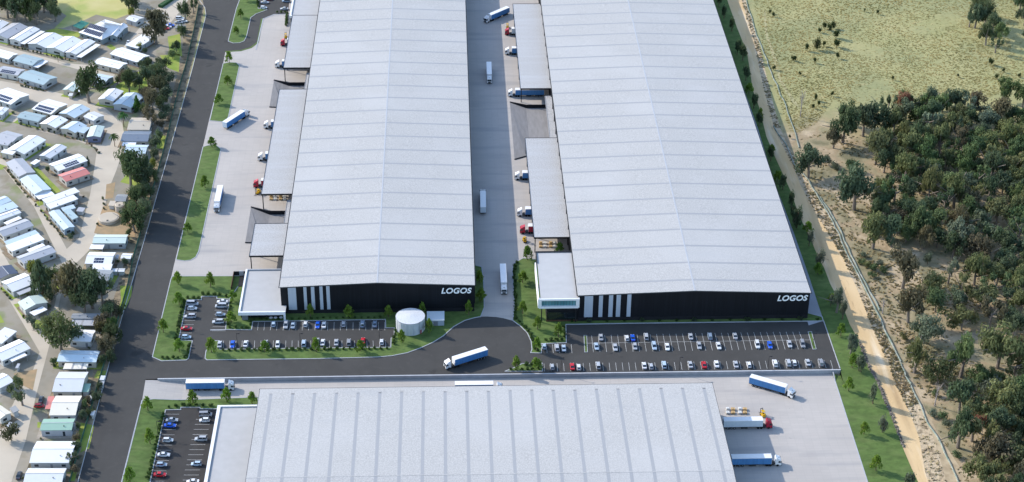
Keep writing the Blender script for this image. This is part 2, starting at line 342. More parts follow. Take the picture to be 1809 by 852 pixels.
# estate road, car parks and yards
sheet('road', [ROAD_L+ROAD_R], M_asph, .0, 'n')
sheet('car_park', [[(296, 500), (300, 478), (700, 540), (860, 545), (905, 552), (960, 590), (1000, 560), (1460, 560), (1484.5, 653), w_(XE, YW), w_(-128, YW), (262, 640)]], M_asph, .012, 'nw')
sheet('car_park', [[(395, 95), (403, 66), (470, -40), (560, -40), (553, 30), (520, 40), (480, 60), (452, 88)]], M_asph, .014, 'n')
sheet('car_park', [[(284, 712), (400, 712), (380, 990), (225, 990)]], M_lot, .012, 's')
XA, XAR, YA_, XB, XBR, YB_ = -68.90, 10.10, 603.37, 52.22, 146.94, 595.34
XCL, XCR, YC_, YCM = -70.94, 98.49, 534.6, 480.07
def pit(L0, L1, L2, S0, S1, xw):
    l0, l1, s0, s1 = [G(*p)[:2] for p in (L0, L1, S0, S1)]; yl2 = l1[1]; ys = s1[1]
    return dict(l0=l0, l1=l1, l2=(xw, yl2), s0=s0, s1=(s1[0], ys), s2=(xw, ys))
PITS = [pit((483.8, 142.5), (510, 147.5), (548, 147.5), (476, 189.5), (500, 190.5), XA+.4), pit((443.3, 366.8), (476, 374.8), (512, 374.8), (433.2, 429), (462, 429.5), XA+.4),
        pit((900.8, 181.4), (929.7, 187), (985, 187), (909, 282), (929, 276.5), XB-.4)]
def W2(p): return ('w', p[0], p[1])
p1, p2, p3 = PITS
yard = [(398, 92.5), (425, 90), (443.3, 84.5), (455.5, 75), (459.5, 56.8), (465, 33.6), (484.6, 25.8), (509, 25.5), (515, -40), w_(XA+.4, 930), W2(p1['l2']), W2(p1['l1']), W2(p1['l0']), W2(p1['s0']), W2(p1['s1']), W2(p1['s2']),
        W2(p2['l2']), W2(p2['l1']), W2(p2['l0']), W2(p2['s0']), W2(p2['s1']), W2(p2['s2']), w_(XA+.4, 612), (304, 488.3), (301.5, 494), (307, 470), (358.6, 259), (368, 218), (394, 113)]
sheet('concrete_yard', [yard], M_conc, .022, 'n')
cy = [w_(XAR-.4, 1020), w_(XB+.4, 1020), W2(p3['l2']), W2(p3['l1']), W2(p3['l0']), W2(p3['s0']), W2(p3['s1']), W2(p3['s2']), w_(XB+.4, 606), (905, 566.7), (890, 562.5), (875.8, 560.2), (860, 559.4), (849, 559.6), w_(XAR-.4, 603)]
sheet('concrete_yard', [cy], M_conc, .024, 'n')
sy = [(257.8, 670.4), (279, 668.2), (1484, 653.5), (1470, 658), (1533.5, 855), (1560, 930), (1590, 990), (400, 990), (420, 760), (456, 701.9), (271, 705), (250.5, 708.4)]
sy = [(257, 671.8), w_(U(279, 668)[0], YW), w_(XE-.8, YW), (1469.5, 658), (1533, 853), (1560, 935), (1575, 990), (330, 990), (420, 760), (456, 701.9), (271, 705), (250.9, 708.4)]
sheet('concrete_yard', [sy], M_conc, .022, 's')
sheet('path', [PATH_R+[w_(XBR-.4, 590), w_(XBR-.4, 1020)]], mat('path_concrete', (.33, .34, .37), .85, var=.06, scale=.2), .02, 'n')
DZ = -1.35
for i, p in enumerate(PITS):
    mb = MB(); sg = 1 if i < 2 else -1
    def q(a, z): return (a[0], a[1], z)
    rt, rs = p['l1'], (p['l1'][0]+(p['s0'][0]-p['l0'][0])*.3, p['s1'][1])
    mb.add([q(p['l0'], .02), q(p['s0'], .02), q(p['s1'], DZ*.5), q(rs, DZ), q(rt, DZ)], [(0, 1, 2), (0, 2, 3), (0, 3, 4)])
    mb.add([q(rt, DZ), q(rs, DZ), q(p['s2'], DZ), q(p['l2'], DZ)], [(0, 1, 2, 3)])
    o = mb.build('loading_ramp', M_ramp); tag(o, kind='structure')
    t = thing('retaining_wall', ['black walls round the sloping truck dock between the two upper left canopies', 'black walls round the sloping truck dock above the smallest left canopy', 'black walls round the sloping truck dock in the middle yard'][i], 'wall', (p['l0'][0], p['l0'][1], 0), group='walls of the sunken truck docks')
    ox, oy = p['l0']
    for seg in ((p['l0'], p['l1']), (p['l1'], p['l2']), (p['s0'], p['s1']), (p['s1'], p['s2'])):
        a, b = Vector(seg[0]), Vector(seg[1])
        if (b-a).length < .5: continue
        d = (b-a).normalized(); k = Vector((-d.y, d.x))*.22
        up = seg[0] is p['l0'] or seg[0] is p['l1']
        off = Vector((0, .22 if up else -.22))
        mb = MB(); pts = [a-k+off, b-k+off, b+k+off, a+k+off]; mb.prism([(v.x-ox, v.y-oy) for v in pts], DZ-.2, .42+(.004 if up else 0))
        mb.build('wall_segment', M_black, t)
# lawns and their kerbs
L1 = [(440, -60), (427, -10), (417.5, 15.5), (403, 73.2), (412, 76.5), (423, 76), (431, 73), (435.5, 65), (443, 31.5), (452, 25), (472, 17.5), (456, 15.5), (458, -60)]
L2 = [(394.2, 112.6), (406, 110.5), (417.5, 111), (423, 116.5), (403.5, 207), (400, 212), (393, 215.6), (370.5, 213.5)]
L3 = [(358.6, 259.8), (368, 257), (382.4, 257.3), (390.3, 263.8), (351.2, 444), (346, 454.5), (337, 460), (326, 461.5), (311, 459.3)]
L4 = [(304.6, 488.4), (434, 487.9), (405, 529), (383, 528), (383, 524), (356, 524), (356, 530), (330.4, 530.4), (315.8, 601), (339.7, 602.5), (333, 633.7), (329, 636.5), (285.4, 638), (269.2, 631), (301.8, 494)]
CURVE = [(666.7, 631.2), (692, 629), (719.5, 623.6), (742.8, 615.2), (764, 605.7), (783, 594), (802, 577), (821, 566.6), (840, 561.3), (849, 560)]
LA = [(434, 487.9), (405, 529), (398.5, 582.5), (444.3, 583.2), (446.6, 568.5), (560, 566.8), (681, 564.7), (681.5, 579.7), (696.7, 579.7), (696, 597), (691, 597.7), (690.4, 614), (540, 615.6), (388, 617.6), (388, 602.5), (368.5, 602.5), (363.3, 624), (362.3, 633.7), (366, 636.3), (560, 634)]+CURVE+[(855.5, 543.4), (854.5, 499), (851, 472), w_(XAR-1, 640), w_(XAR-1, 608), w_(XA-1, 608), w_(XA-4, 612)]
LB = [w_(XB+.2, 640), (924, 456.4), (911, 463.8), (906, 469.6), (905, 478.4), (909, 541.5), (905.7, 566.5), (919.8, 576.8), (931.5, 588.5), (938.3, 603.2), (939.7, 617.9), (937.4, 623.7), (956.5, 624.3), (956.5, 607.6), (1000.5, 606), (999.6, 573.8), (1100, 572), (1454.5, 567.6), (1452, 560), w_(XBR-1, 600), w_(XB+.2, 600)]
LS = [(892, 656.4), (908, 650.2), (922.7, 642.8), (958, 642), (958.5, 656.2)]
LC = [(250.9, 708.6), (271, 705.2), (456, 702), (456, 724), (379.6, 722.8), (353.7, 722.8), (353, 720), (319.4, 720), (319.4, 724), (292.5, 724.6), (263.5, 860), (230, 990), (180, 990), (215, 853)]
LE = PATH_R+[(1484.2, 652), w_(XE+.1, YW), w_(XE-.6, YW-2), (1469.8, 659), (1533.3, 853), (1560, 935), (1575, 990), (1720, 990)]+LAWN_R[::-1]
for i, (nm, P, md) in enumerate([('lawn', L1, 'n'), ('lawn', L2, 'n'), ('lawn', L3, 'n'), ('lawn', L4, 'n'), ('lawn', LA, 'n'), ('lawn', LB, 'n'), ('lawn', LS, 'n'), ('lawn', LC, 's'), ('lawn', LE, 'e')]):
    sheet(nm, [P], M_lawn, .11 if i < 8 else .05, md)
    if i < 8: kerb('kerb', P, .34, .15, md)
kerb('kerb', [(452, 88), (455.5, 75), (459.5, 56.8), (465, 33.6), (484.6, 25.8), (509, 25.5)], .5, .13, 'n', False)
kerb('kerb', [(398.5, 91.5), (425, 90), (443.3, 84.5), (455.5, 75), (463, 33.6)], 1.1, .10, 'n', False, M_lawn)
kerb('kerb', ROAD_L[:-1], .2, .14, 'n', False, mat('white_kerb', (.55, .55, .56), .7))
kerb('kerb', [(1000.2, 573.5), (1100, 571.6), (1455, 567.4), (1484, 651.5)], .34, .16, 'n', False)
kerb('kerb', [(1470, 657.5), (1533, 853), (1560, 935)], .4, .12, 's', False)
kerb('kerb', [(251, 708), (215, 852), (195, 930)], .45, .16, 's', False)
for P in ([(1031.5, 593), (1036.5, 593), (1038, 622.5), (1033, 622.5)], [(1427.5, 586.5), (1433.5, 586.5), (1442, 617), (1436, 617.5)]):
    sheet('lawn', [P], M_lawn, .12, 'n'); kerb('kerb', P, .22, .15)
kerb('kerb', [(372, 583.5), (398, 583)], .5, .14, 'n', False)
# dirt track, spoil bank and the pale strip beyond
sheet('dirt_track', [LAWN_R+DIRT_R[::-1]], M_dirt, .012, 'e')
BANK = DIRT_R+[(1700, 940), (1672, 852), (1655, 790), (1637, 745), (1612, 690), (1582, 628), (1560, 585), (1530, 520), (1500, 458), (1480, 412), (1455, 366), (1438, 335), (1411, 291), (1392, 258), (1378, 225), (1364, 175), (1352, 125), (1342, 82), (1329, 35), (1318, 0), (1300, -60)]
sheet('spoil_bank', [BANK], M_bank, .006, 'e')
sheet('dirt_track', [[(1604, 668), (1612, 668), (1640, 735), (1672, 790), (1706, 840), (1730, 900), (1690, 900), (1665, 840), (1640, 780), (1618, 720)], [(1468, 330), (1474, 332), (1496, 362), (1526, 398), (1518, 402), (1488, 368)], [(1556, 424), (1562, 424), (1582, 442), (1574, 444)],
    [(1608, 472), (1620, 474), (1632, 500), (1655, 526), (1640, 530), (1620, 505)], [(1668, 560), (1690, 556), (1712, 570), (1700, 576)]], mat('pale_dirt', (.50, .40, .26), .95, col2=(.34, .26, .16), scale=.3, detail=9), .004, 'e')
sheet('dirt_track', [[(1349, 20), (1352, 20), (1356, 60), (1372, 105), (1380, 140), (1400, 172), (1412, 188), (1409, 190), (1396, 176), (1376, 142), (1366, 105), (1352, 62)]], mat('worn_grass', (.42, .37, .20), .95, col2=(.33, .31, .16), scale=.5, detail=8), .004, 'e')
# retaining wall below the car parks
t = thing('retaining_wall', 'long grey retaining wall between the car parks and the lower yard', 'wall', (0, YW, 0))
x0 = U(279, 668)[0]; mb = MB(); n = 30
for i in range(n):
    a = x0+(XE-x0)*i/n; b = x0+(XE-x0)*(i+1)/n
    mb.prism([(a, -.35), (b, -.35), (b, 0.), (a, 0.)], [min(hs(a, YW-.1), 0)-.3, min(hs(b-.01, YW-.1), 0)-.3, -1.9, -1.9], .12)
mb.build('wall_face', M_rwall, t)
mb = MB(); mb.box(x0, XE+.1, -.42, .12, .124, .26); mb.build('coping', mat('coping_concrete', (.46, .47, .49), .8, var=.08, scale=.3), t)
# painted bay lines (ends given in the photo's own ground positions)
LN = MB(); LNS = MB()
def line(a, b, wd=.105, s=False):
    A = G(*a); B = G(*b); a_ = Vector(A[:2]); b_ = Vector(B[:2]); d = (b_-a_).normalized(); k = Vector((-d.y, d.x))*wd/2
    (LNS if s else LN).add([(a_.x-k.x, a_.y-k.y, A[2]+.028), (b_.x-k.x, b_.y-k.y, B[2]+.028), (b_.x+k.x, b_.y+k.y, B[2]+.028), (a_.x+k.x, a_.y+k.y, A[2]+.028)], [(0, 1, 2, 3)])
for i in range(9):                                                     # upper left lot
    y = 537+i*7.35; line((330.5-1.9*i*.98, y), (351-1.9*i*.9, y))
for i in range(7): y = 541+i*7.3; line((404-.9*i, y), (380-.9*i, y))
for i in range(21):                                                    # bays before the left warehouse
    x = 456.5+i*11.15; line((x, 569.2), (x-1.6+.1*i, 583.8))
for i in range(28):
    x = 384+i*11.0
    if x < 690: line((x, 602), (x-1.3+.08*i, 616.6))
for i in range(5): line((965+i*11, 608.5), (966.5+i*11, 624))
for i in range(33):                                                    # right lot: double row
    x = 1045.2+i*11.45
    if x < 1430: line((x, 592.5-.018*(x-1045)), (x+1.2+.0115*(x-1040), 606.5-.016*(x-1045))); line((x+1.2+.0115*(x-1040), 606.5-.016*(x-1045)), (x+3+.02*(x-1040), 622.3-.014*(x-1045)))
line((1036, 606.6), (1434, 600.6))
for i in range(45):
    x = 959+i*11.5
    if x < 1475: line((x+2, 642.5-.012*(x-960)), (x+3+.006*(x-960), 656.3-.0118*(x-960)))
for i in range(14):
    y = 732+i*9.1; line((293-.222*(y-725), y), (318-.222*(y-725), y), .105, True)
for i in range(14): y = 741+i*8.95; line((376-.215*(y-725), y), (349.5-.215*(y-725), y), .105, True)
o = LN.build('bay_lines', M_line); tag(o, kind='structure'); o = LNS.build('bay_lines', M_line); tag(o, kind='structure')
# ================================================================== WAREHOUSES
def logo(x, y, z, size, label):
    cu = bpy.data.curves.new('lettering', 'FONT'); cu.body = 'LOGOS'; cu.size = size; cu.shear = .22; cu.offset = size*.022; cu.extrude = .12; cu.space_character = 1.03
    o = bpy.data.objects.new('lettering', cu); C.objects.link(o); bpy.context.view_layer.update()
    me = bpy.data.meshes.new_from_object(o.evaluated_get(bpy.context.evaluated_depsgraph_get())); bpy.data.objects.remove(o)
    xs = [v.co.x for v in me.vertices]; cx = (min(xs)+max(xs))/2
    for v in me.vertices: v.co.x -= cx
    me.materials.clear(); me.materials.append(M_sign)
    s = bpy.data.objects.new('wall_sign', me); C.objects.link(s); s.location = (x, y, z); s.rotation_euler = (PI/2, 0, 0)
    tag(s, label, 'sign'); ALL.append((s, None)); return s, max(xs)-min(xs)
def warehouse(XL, XR, Y0, Y1, ze, zr, sy0, bay, label, panels, along='y', side=None):
    xm = (XL+XR)/2; t = thing('warehouse', label, 'warehouse', (xm, Y0, 0), group='large warehouses of the estate'); hw = (XR-XL)/2; LEN = Y1-Y0
    rise = zr-ze; B = MB()
    prof = [(-hw, 0), (-hw, ze-.15), (0, zr-.15), (hw, ze-.15), (hw, 0)]
    n = 5; vs = [(x, 0, z) for x, z in prof]+[(x, LEN, z) for x, z in prof]
    B.add(vs, [tuple(range(5)), tuple(range(9, 4, -1))]+[(i, i+5, (i+1) % 5+5, (i+1) % 5) for i in (0, 3, 4)]); B.build('wall', M_black, t)
    R = MB(); e = .25
    for s in (-1, 1):
        a = [(s*(hw+e), -.35, ze-.02), (s*(hw+e), LEN, ze-.02), (0, LEN, zr), (0, -.35, zr)]
        b = [(x, y, z+.22) for x, y, z in a]
        fs = [(4, 5, 6, 7), (3, 2, 1, 0), (0, 1, 5, 4), (1, 2, 6, 5), (3, 0, 4, 7)]
        if s > 0: fs = [f[::-1] for f in fs]
        R.add(a+b, [f[::-1] for f in fs])
    R.build('roof', M_roof, t)
    k = 0; y = sy0-Y0
    while y < LEN-2:
        S = MB(); hwb = .62
        for s in (-1, 1):
            z1 = ze+.225; z2 = zr+.225
            q = [(s*(hw+.1), y-hwb, z1), (s*(hw+.1), y+hwb, z1), (0, y+hwb, z2), (0, y-hwb, z2)]
            S.add(q, [(3, 2, 1, 0) if s < 0 else (0, 1, 2, 3)])
        S.build('skylight_strip', M_strip, t); y += bay; k += 1
    S = MB(); S.box(-.3, .3, -.36, LEN, zr+.20, zr+.26); S.build('ridge_cap', M_ridge, t)
    for s in (-1, 1):
        g = MB(); x = s*(hw+.45); g.box(x-.2, x+.2, -.3, LEN, ze-.28, ze-.03); g.build('gutter', M_post, t)
        y = 6
        while y < LEN-4:
            d = MB(); xx = s*(hw+.22); d.box(xx-.16, xx+.16, y-.18, y+.18, 0, ze-.3); d.build('downpipe', M_post, t); y += bay*2 if s > 0 else bay
    g = MB()
    for s in (-1, 1):
        a = [(s*hw, -.4, ze-.3), (s*hw, -.4, ze+.1), (0, -.4, zr+.12), (0, -.4, zr-.28)]; b = [(x, y+.08, z) for x, y, z in a]
        g.add(a+b, [(0, 1, 2, 3), (7, 6, 5, 4), (1, 5, 6, 2), (0, 3, 7, 4)])
    g.build('fascia', mat('dark_fascia', (.05, .052, .058), .6), t)
    for (a, b_) in panels:
        P = MB(); za = ze-.32+(rise*(1-abs(a)/hw)); zb = ze-.32+(rise*(1-abs(b_)/hw))
        P.prism([(a, -.18), (b_, -.18), (b_, .02), (a, .02)], 1.9, [za, zb, zb, za]); P.build('wall_panel', M_panel, t)
    P = MB(); P.box(-hw-.01, hw+.01, -.12, -.003, 0, 1.7); P.build('plinth', M_plinth, t)
    return t
def xat(px, py, z, y0):                                   # world x where a sight line meets the wall plane y0
    a = U(px, py, z); d0 = Vector((a[0], a[1], z-HC)); s = y0/d0.y; return d0.x*s
Y_AEND = 900.; Y_BEND = 1000.
panA = [(xat(a, 506, 12.5, YA_)+29.4, xat(b, 506, 12.5, YA_)+29.4) for a, b in ((508, 522.3), (535.6, 541), (548.8, 555), (564, 569.6), (576, 582))]
panB = [(xat(a, 521, 12.2, YB_)-99.58, xat(b, 521, 12.2, YB_)-99.58) for a, b in ((1033, 1048), (1058.5, 1065.5), (1076, 1083.5), (1089.5, 1097), (1108.5, 1115.5))]
yae = 900.
WA = warehouse(XA, XAR, YA_, 990., 12.93, 14.6, 610.34, 13.4048, 'left big warehouse with pale ribbed roof and black end wall behind the round tank', panA)
WB = warehouse(XB, XBR, YB_, 1010., 12.49, 14.13, 603.27, 13.455, 'right big warehouse with pale ribbed roof, black end wall facing the larger car park', panB)
logo(xat(806.5, 515, 11, YA_), YA_-.3, 9.2, 3.6, 'white slanted LOGOS lettering on the black wall above the round tank')
logo(xat(1400, 527, 10.5, YB_), YB_-.3, 8.9, 3.6, 'white slanted LOGOS lettering at the right end of the right warehouse wall')
# front warehouse, ridge running left to right
xm = (XCL+XCR)/2; HWC = (XCR-XCL)/2
WC = thing('warehouse', 'front warehouse with pale roof cut by the bottom edge of the photo', 'warehouse', (xm, YCM, LOW), group='large warehouses of the estate')
hy = YC_-YCM; ze, zr = 11.5-LOW, 13.44-LOW
B = MB(); prof = [(hy, 0), (hy, ze-.15), (0, zr-.15), (-hy, ze-.15), (-hy, 0)]
B.add([(-HWC, y, z) for y, z in prof]+[(HWC, y, z) for y, z in prof], [tuple(range(5)), tuple(range(9, 4, -1))]+[(i, i+5, (i+1) % 5+5, (i+1) % 5) for i in range(5)]); B.build('wall', M_black, WC)
R = MB()
for s in (-1, 1):
    a = [(-HWC-.25, s*(hy+.25), ze), (HWC+.25, s*(hy+.25), ze), (HWC+.25, 0, zr), (-HWC-.25, 0, zr)]; b = [(x, y, z+.22) for x, y, z in a]
    fs = [(4, 5, 6, 7), (3, 2, 1, 0), (0, 1, 5, 4), (1, 2, 6, 5), (3, 0, 4, 7)]
    if s > 0: fs = [f[::-1] for f in fs]
    R.add(a+b, fs)
R.build('roof', M_roof, WC)
for i in range(21):
    x = -66.82+i*8.0966-xm; S = MB()
    for s in (-1, 1):
        q = [(x-.6, s*(hy+.1), ze+.225), (x+.6, s*(hy+.1), ze+.225), (x+.6, 0, zr+.225), (x-.6, 0, zr+.225)]
        S.add(q, [(0, 1, 2, 3) if s < 0 else (3, 2, 1, 0)])
    S.build('skylight_strip', M_strip, WC)
S = MB(); S.box(-HWC-.26, HWC+.26, -.2, .2, zr+.2, zr+.27); S.build('ridge_cap', M_roof, WC)
S = MB(); S.box(-HWC-.5, HWC+.5, hy+.26, hy+.62, ze-.2, ze+.1); S.build('gutter', M_post, WC)
for s in (-1, 1):
    for sg in (-1, 1):
        S = MB(); x = s*(HWC+.32); a = [(x-.06, 0, zr-.3), (x+.06, 0, zr-.3), (x+.06, sg*hy, ze-.3), (x-.06, sg*hy, ze-.3)]; b = [(p, q, z+.55) for p, q, z in a]
        fs = [(0, 1, 2, 3), (4, 5, 6, 7)[::-1], (0, 1, 5, 4), (1, 2, 6, 5), (2, 3, 7, 6), (3, 0, 4, 7)]; S.add(a+b, fs); S.build('verge_trim', M_post, WC)
for k in range(6):
    S = MB(); y = hy-14-k*8.2; S.box(HWC+.0, HWC+.12, y-2, y+2, 1.2, 5.2); S.build('dock_door', mat('grey_door', (.22, .23, .25), .6, var=.08, scale=2, stretch=(1, 1, 6)), WC)
# loading canopies
def rect(px_tl, px_br, z, xw=None, left=True):
    a = U(*px_tl, z); b = U(*px_br, z); x0, x1 = (min(a[0], b[0]), max(a[0], b[0]))
    return x0, x1, min(a[1], b[1]), max(a[1], b[1])
def canopy(parent, x0, x1, y0, y1, z, th=.55, m=None, posts=True, postside=0, name='canopy'):
    ox, oy, oz = parent.location
    c = MB(); c.box(x0-ox, x1-ox, y0-oy, y1-oy, z-th-oz, z-oz); r = c.build(name, m or M_canopy, parent)
    f = MB()
    for q in ((x0-.12, x0-.003, y0-.12, y1+.12), (x1+.003, x1+.12, y0-.12, y1+.12), (x0-.002, x1+.002, y0-.12, y0-.003), (x0-.002, x1+.002, y1+.003, y1+.12)):
        f.box(q[0]-ox, q[1]-ox, q[2]-oy, q[3]-oy, z-th-.1-oz, z+.16-oz)
    f.build('canopy_edge', M_post if th > .4 else M_kerb, r)
    if posts:
        xx = x0+.5 if postside == 0 else x1-.5; n = max(2, int((y1-y0)/12)+1)
        for i in range(n):
            yy = y0+.6+(y1-y0-1.2)*i/(n-1); p = MB(); p.box(xx-.2-ox, xx+.2-ox, yy-.2-oy, yy+.2-oy, -oz, z-th-oz); p.build('canopy_post', M_post, r)
    return r
zc = 8.
def can_px(parent, lx, ty, by, side, z=8., **k):
    # lx: outer edge position at the lower corner, ty/by the far and near edge rows at the outer side
    a = U(*lx, z); yt = U(lx[0], ty, z)[1]
    if side == 'A': canopy(parent, a[0], XA-.05, a[1], yt, z, **k)
    else: canopy(parent, a[0], XB+.05-.1, a[1], yt, z, **k)
can_px(WA, (500.6, 120), 27.5, 120, 'A'); can_px(WA, (461.6, 343.3), 158.5, 343, 'A'); can_px(WA, (440.4, 452.4), 395.7, 452, 'A')
can_px(WB, (919.4, 156.7), 7.2, 156.7, 'B'); can_px(WB, (943.6, 419.8), 244.2, 420, 'B')
def awn(parent, tl, by, side, z=5.2):
    a = U(*tl, z); yb = U(tl[0], by, z)[1]
    if side == 'A': canopy(parent, a[0], XA-.06, yb, a[1], z, th=.3, posts=False, name='dock_awning')
    else: canopy(parent, a[0], XB-.06, yb, a[1], z, th=.3, posts=False, name='dock_awning')
awn(WA, (541.6, 130), 158.5, 'A'); awn(WA, (507.5, 354), 396, 'A'); awn(WB, (962.8, 170), 244.5, 'B')
def dock_doors(parent, side, y0, y1, zb):
    ox, oy, oz = parent.location; n = int((y1-y0)/7); x = XA-.05 if side == 'A' else XB+.05
    for i in range(n):
        y = y0+4+i*7; p = MB(); s = -1 if side == 'A' else -1
        p.box(x-.10-ox, x-.0-ox, y-1.9-oy, y+1.9-oy, zb, zb+3.6); p.build('dock_door', MATS['grey_door'], parent)
for s, P in (('A', PITS[0]), ('A', PITS[1]), ('B', PITS[2])): dock_doors(WA if s == 'A' else WB, s, P['s2'][1]+1, P['l2'][1]-1, .0)
# ---------------------------------------------------------------- offices
def office(label, x0, x1, y0, y1, z, base, par=.5, pw=.7, wallm=None, roofm=None, edgem=None, edges='ns we', recess=0., floorz=0.):
    t = thing('office_building', label, 'office', ((x0+x1)/2, y0, floorz), group=None); cx = (x0+x1)/2; h = z-floorz
    B = MB(); B.box(x0-cx+.5, x1-cx-.01, recess+.4, y1-y0-.5, 0, h-.6); B.build('wall', wallm or M_plinth, t)
    R = MB(); R.box(x0-cx+pw, x1-cx, pw, y1-y0-pw, h-.58, h-.2); R.build('roof', roofm or M_off, t)
    E_ = MB(); ed = edgem or M_white
    E_.box(x0-cx, x0-cx+pw, 0, y1-y0, h-1.1, h+.35); E_.box(x0-cx+pw+.002, x1-cx, 0, pw, h-1.1, h+.345); E_.build('parapet', ed, t)
    E2 = MB(); E2.box(x0-cx+pw+.002, x1-cx, y1-y0-pw*.7, y1-y0, h-1., h+.34); E2.build('parapet', M_ridge if not edges.startswith('w') else ed, t)
    return t, cx
a = U(420.8, 553.6, 4.3); b = U(434.9, 476.6, 4.3)
OA, cx = office('low white edged office roof at the front left corner of the left warehouse', a[0], XA-.05, a[1], b[1], 4.3, 0, pw=.75, recess=2.8)
xr = U(504, 552, 4.3)[0]
M_ = MB(); M_.box(XA-.04-cx, xr-cx, 0, .75, 3.2, 4.645); M_.build('parapet', M_white, OA)
M_ = MB(); M_.box(XA-.04-cx, xr-cx, .752, YA_-a[1]-.2, 3.7, 4.1); M_.build('roof', M_off, OA)
M_ = MB(); M_.box(xr-.8-cx, xr-cx, -.002, .7, 0, 3.2); M_.build('column', M_white, OA)
M_ = MB(); M_.box(a[0]+1.2-cx, a[0]+3.6-cx, 1.2, 3.1, 0, 3.2); M_.build('column', mat('grey_column', (.2, .21, .23), .6), OA)
M_ = MB(); M_.box(a[0]+11-cx, XA+1.6-cx, 3.0, 3.16, 1.2, 3.1); M_.build('window', M_panel, OA)
M_ = MB(); M_.box(a[0]+4.5-cx, a[0]+10.5-cx, 3.0, 3.16, .2, 3.0); M_.build('window', M_dglass, OA)
# right office: two storeys, white framed upper floor
zb = 11.6; F1 = 7.2; a = U(952.7, 529.6, zb); b = U(949.4, 444.9, zb)
t = thing('office_building', 'two storey office with a white framed teal window beside the right warehouse', 'office', ((a[0]+XB)/2, a[1], 0)); OB = t
cx = (a[0]+XB)/2; x0 = a[0]-cx; x1 = XB-.05-cx; D = b[1]-a[1]; yf = U(946.8, 464.6, zb)[1]-a[1]
def part(nm, m, *bx):
    k = MB()
    for q in bx: k.box(*q)
    return k.build(nm, m, t)
part('wall', M_plinth, (x0+1.2, x1, 3.0, D, F1+.3, zb-.6)); part('wall', M_plinth, (x0+3.2, x1-.1, 1.6, D-.1, 0, F1+.298))
part('roof', M_off, (x0+.6, x1, .6, D-.4, zb-.58, zb-.25))
part('parapet', M_white, (x0, x1+.1, 0, .6, zb-.7, zb+.1)); part('parapet', M_post, (x0+.3, x1, D-.45, D+.05, zb-1.2, zb+.25), (x0+.25, x0+.6, yf+.01, D-.46, zb-3, zb+.246))
part('side_fin', M_white, (x0-.5, x0+.0, 0, yf, F1+.3, zb+.15)); part('side_fin', M_white, (x1+.11, x1+.5, 0, 3, F1+.3, zb+.1))
part('window_frame', M_white, (x0-.002+.0, x1+.1, 0, 2.8, F1, F1+.9), (x0+.002, x0+1.0, .01, 2.7, F1+.902, zb-.702), (x1-.9, x1+.09, .01, 2.7, F1+.902, zb-.702))
wn = part('window', M_glass, (x0+1.0, x1-.9, .9, 1.05, F1+.9, zb-.7))
for i in range(11): 
    k = MB(); xx = x0+1.6+i*(x1-x0-2.6)/11; k.box(xx-.05, xx+.05, .8, .9, F1+.92, zb-.72); k.build('mullion', M_post, wn)
wg = part('window', M_dglass, (x0+3.6, x1-.4, 1.42, 1.58, .9, 4.4)); part('base_course', M_brown, (x0+3.0, x1, 1.2, 1.38, 0, .75))
for i in range(4):
    k = MB(); xx = x0+4.2+i*(x1-x0-5)/3; k.box(xx-.07, xx+.07, 1.3, 1.41, .9, 4.4); k.build('mullion', M_post, wg)
part('column', M_post, (x0+.9, x0+1.3, .5, .9, .1, F1), (x1-1, x1-.6, .5, .9, .1, F1))
part('awning', M_post, (x0+3, x1, 1.0, 1.59, 4.6, 4.8))
# office strip beside the front warehouse
zc_ = 3.2; a = U(384.6, 717.3, zc_); b = U(356.7, 852, zc_)
OC, cx = office('long flat office roof with white edge beside the front warehouse', a[0], XCL-.3, 430, a[1], zc_, 0, pw=1.2, edges='w', floorz=LOW)
a = U(511, 30, 6.5)
OD, cx = office('white edged upper office roof at the top left of the left warehouse', a[0], XA-.1, a[1]+.6, 960, 6.5, 0, pw=1.0)
# round tank, shed, screens
c = U(724.8, 557.2, 6.2); t = thing('water_tank', 'large round steel water tank before the black wall of the left warehouse', 'tank', (c[0], c[1], .1)); r = 5.85
k = MB(); k.cyl((0, 0, 0), (0, 0, 5.7), r, n=56, cap=False); k.build('shell', M_tank, t, smooth=True)
k = MB(); n = 56; vs = [(math.cos(2*PI*i/n)*(r+.12), math.sin(2*PI*i/n)*(r+.12), 5.7) for i in range(n)]+[(0, 0, 6.3)]
k.add(vs, [(i, (i+1) % n, n) for i in range(n)]); k.build('lid', mat('tank_lid', (.60, .61, .62), .5, var=.12, scale=3, detail=2), t)
k = MB(); k.cyl((0, 0, 5.55), (0, 0, 5.72), r+.1, n=56); k.build('rim', M_ridge, t)
for i in range(14):
    an = 2*PI*i/14; k = MB(); k.box(-.07, .07, -.05, .05, 0, 5.5); o = k.build('rib', M_panel, t); o.location = (math.cos(an)*(r+.03), math.sin(an)*(r+.03), 0); o.rotation_euler = (0, 0, an+PI/2)
k = MB(); k.box(-.3, .3, -.1, 0, 0, 1.8); o = k.build('hatch', M_red, t); o.location = (r*.72, -r*.72, 0); o.rotation_euler = (0, 0, PI/4)
k = MB()
for s in (-.25, .25): k.cyl((s, -.3, 0), (s, -.3, 6.2), .035, n=5)
for i in range(15): k.cyl((-.25, -.3, .4*i+.3), (.25, -.3, .4*i+.3), .02, n=4)
o = k.build('ladder', M_chrome, t); o.location = (r*math.cos(-.9), r*math.sin(-.9), 0); o.rotation_euler = (0, 0, -.9+PI/2)
a = U(754, 566, 2.9); b = U(785, 549.5, 2.9); t = thing('pump_shed', 'small white shed beside the round steel tank', 'shed', ((a[0]+b[0])/2, a[1], .1)); hx = (b[0]-a[0])/2; dy = b[1]-a[1]
k = MB(); k.box(-hx+.15, hx-.15, .15, dy-.15, 0, 2.5); k.build('wall', M_panel, t)
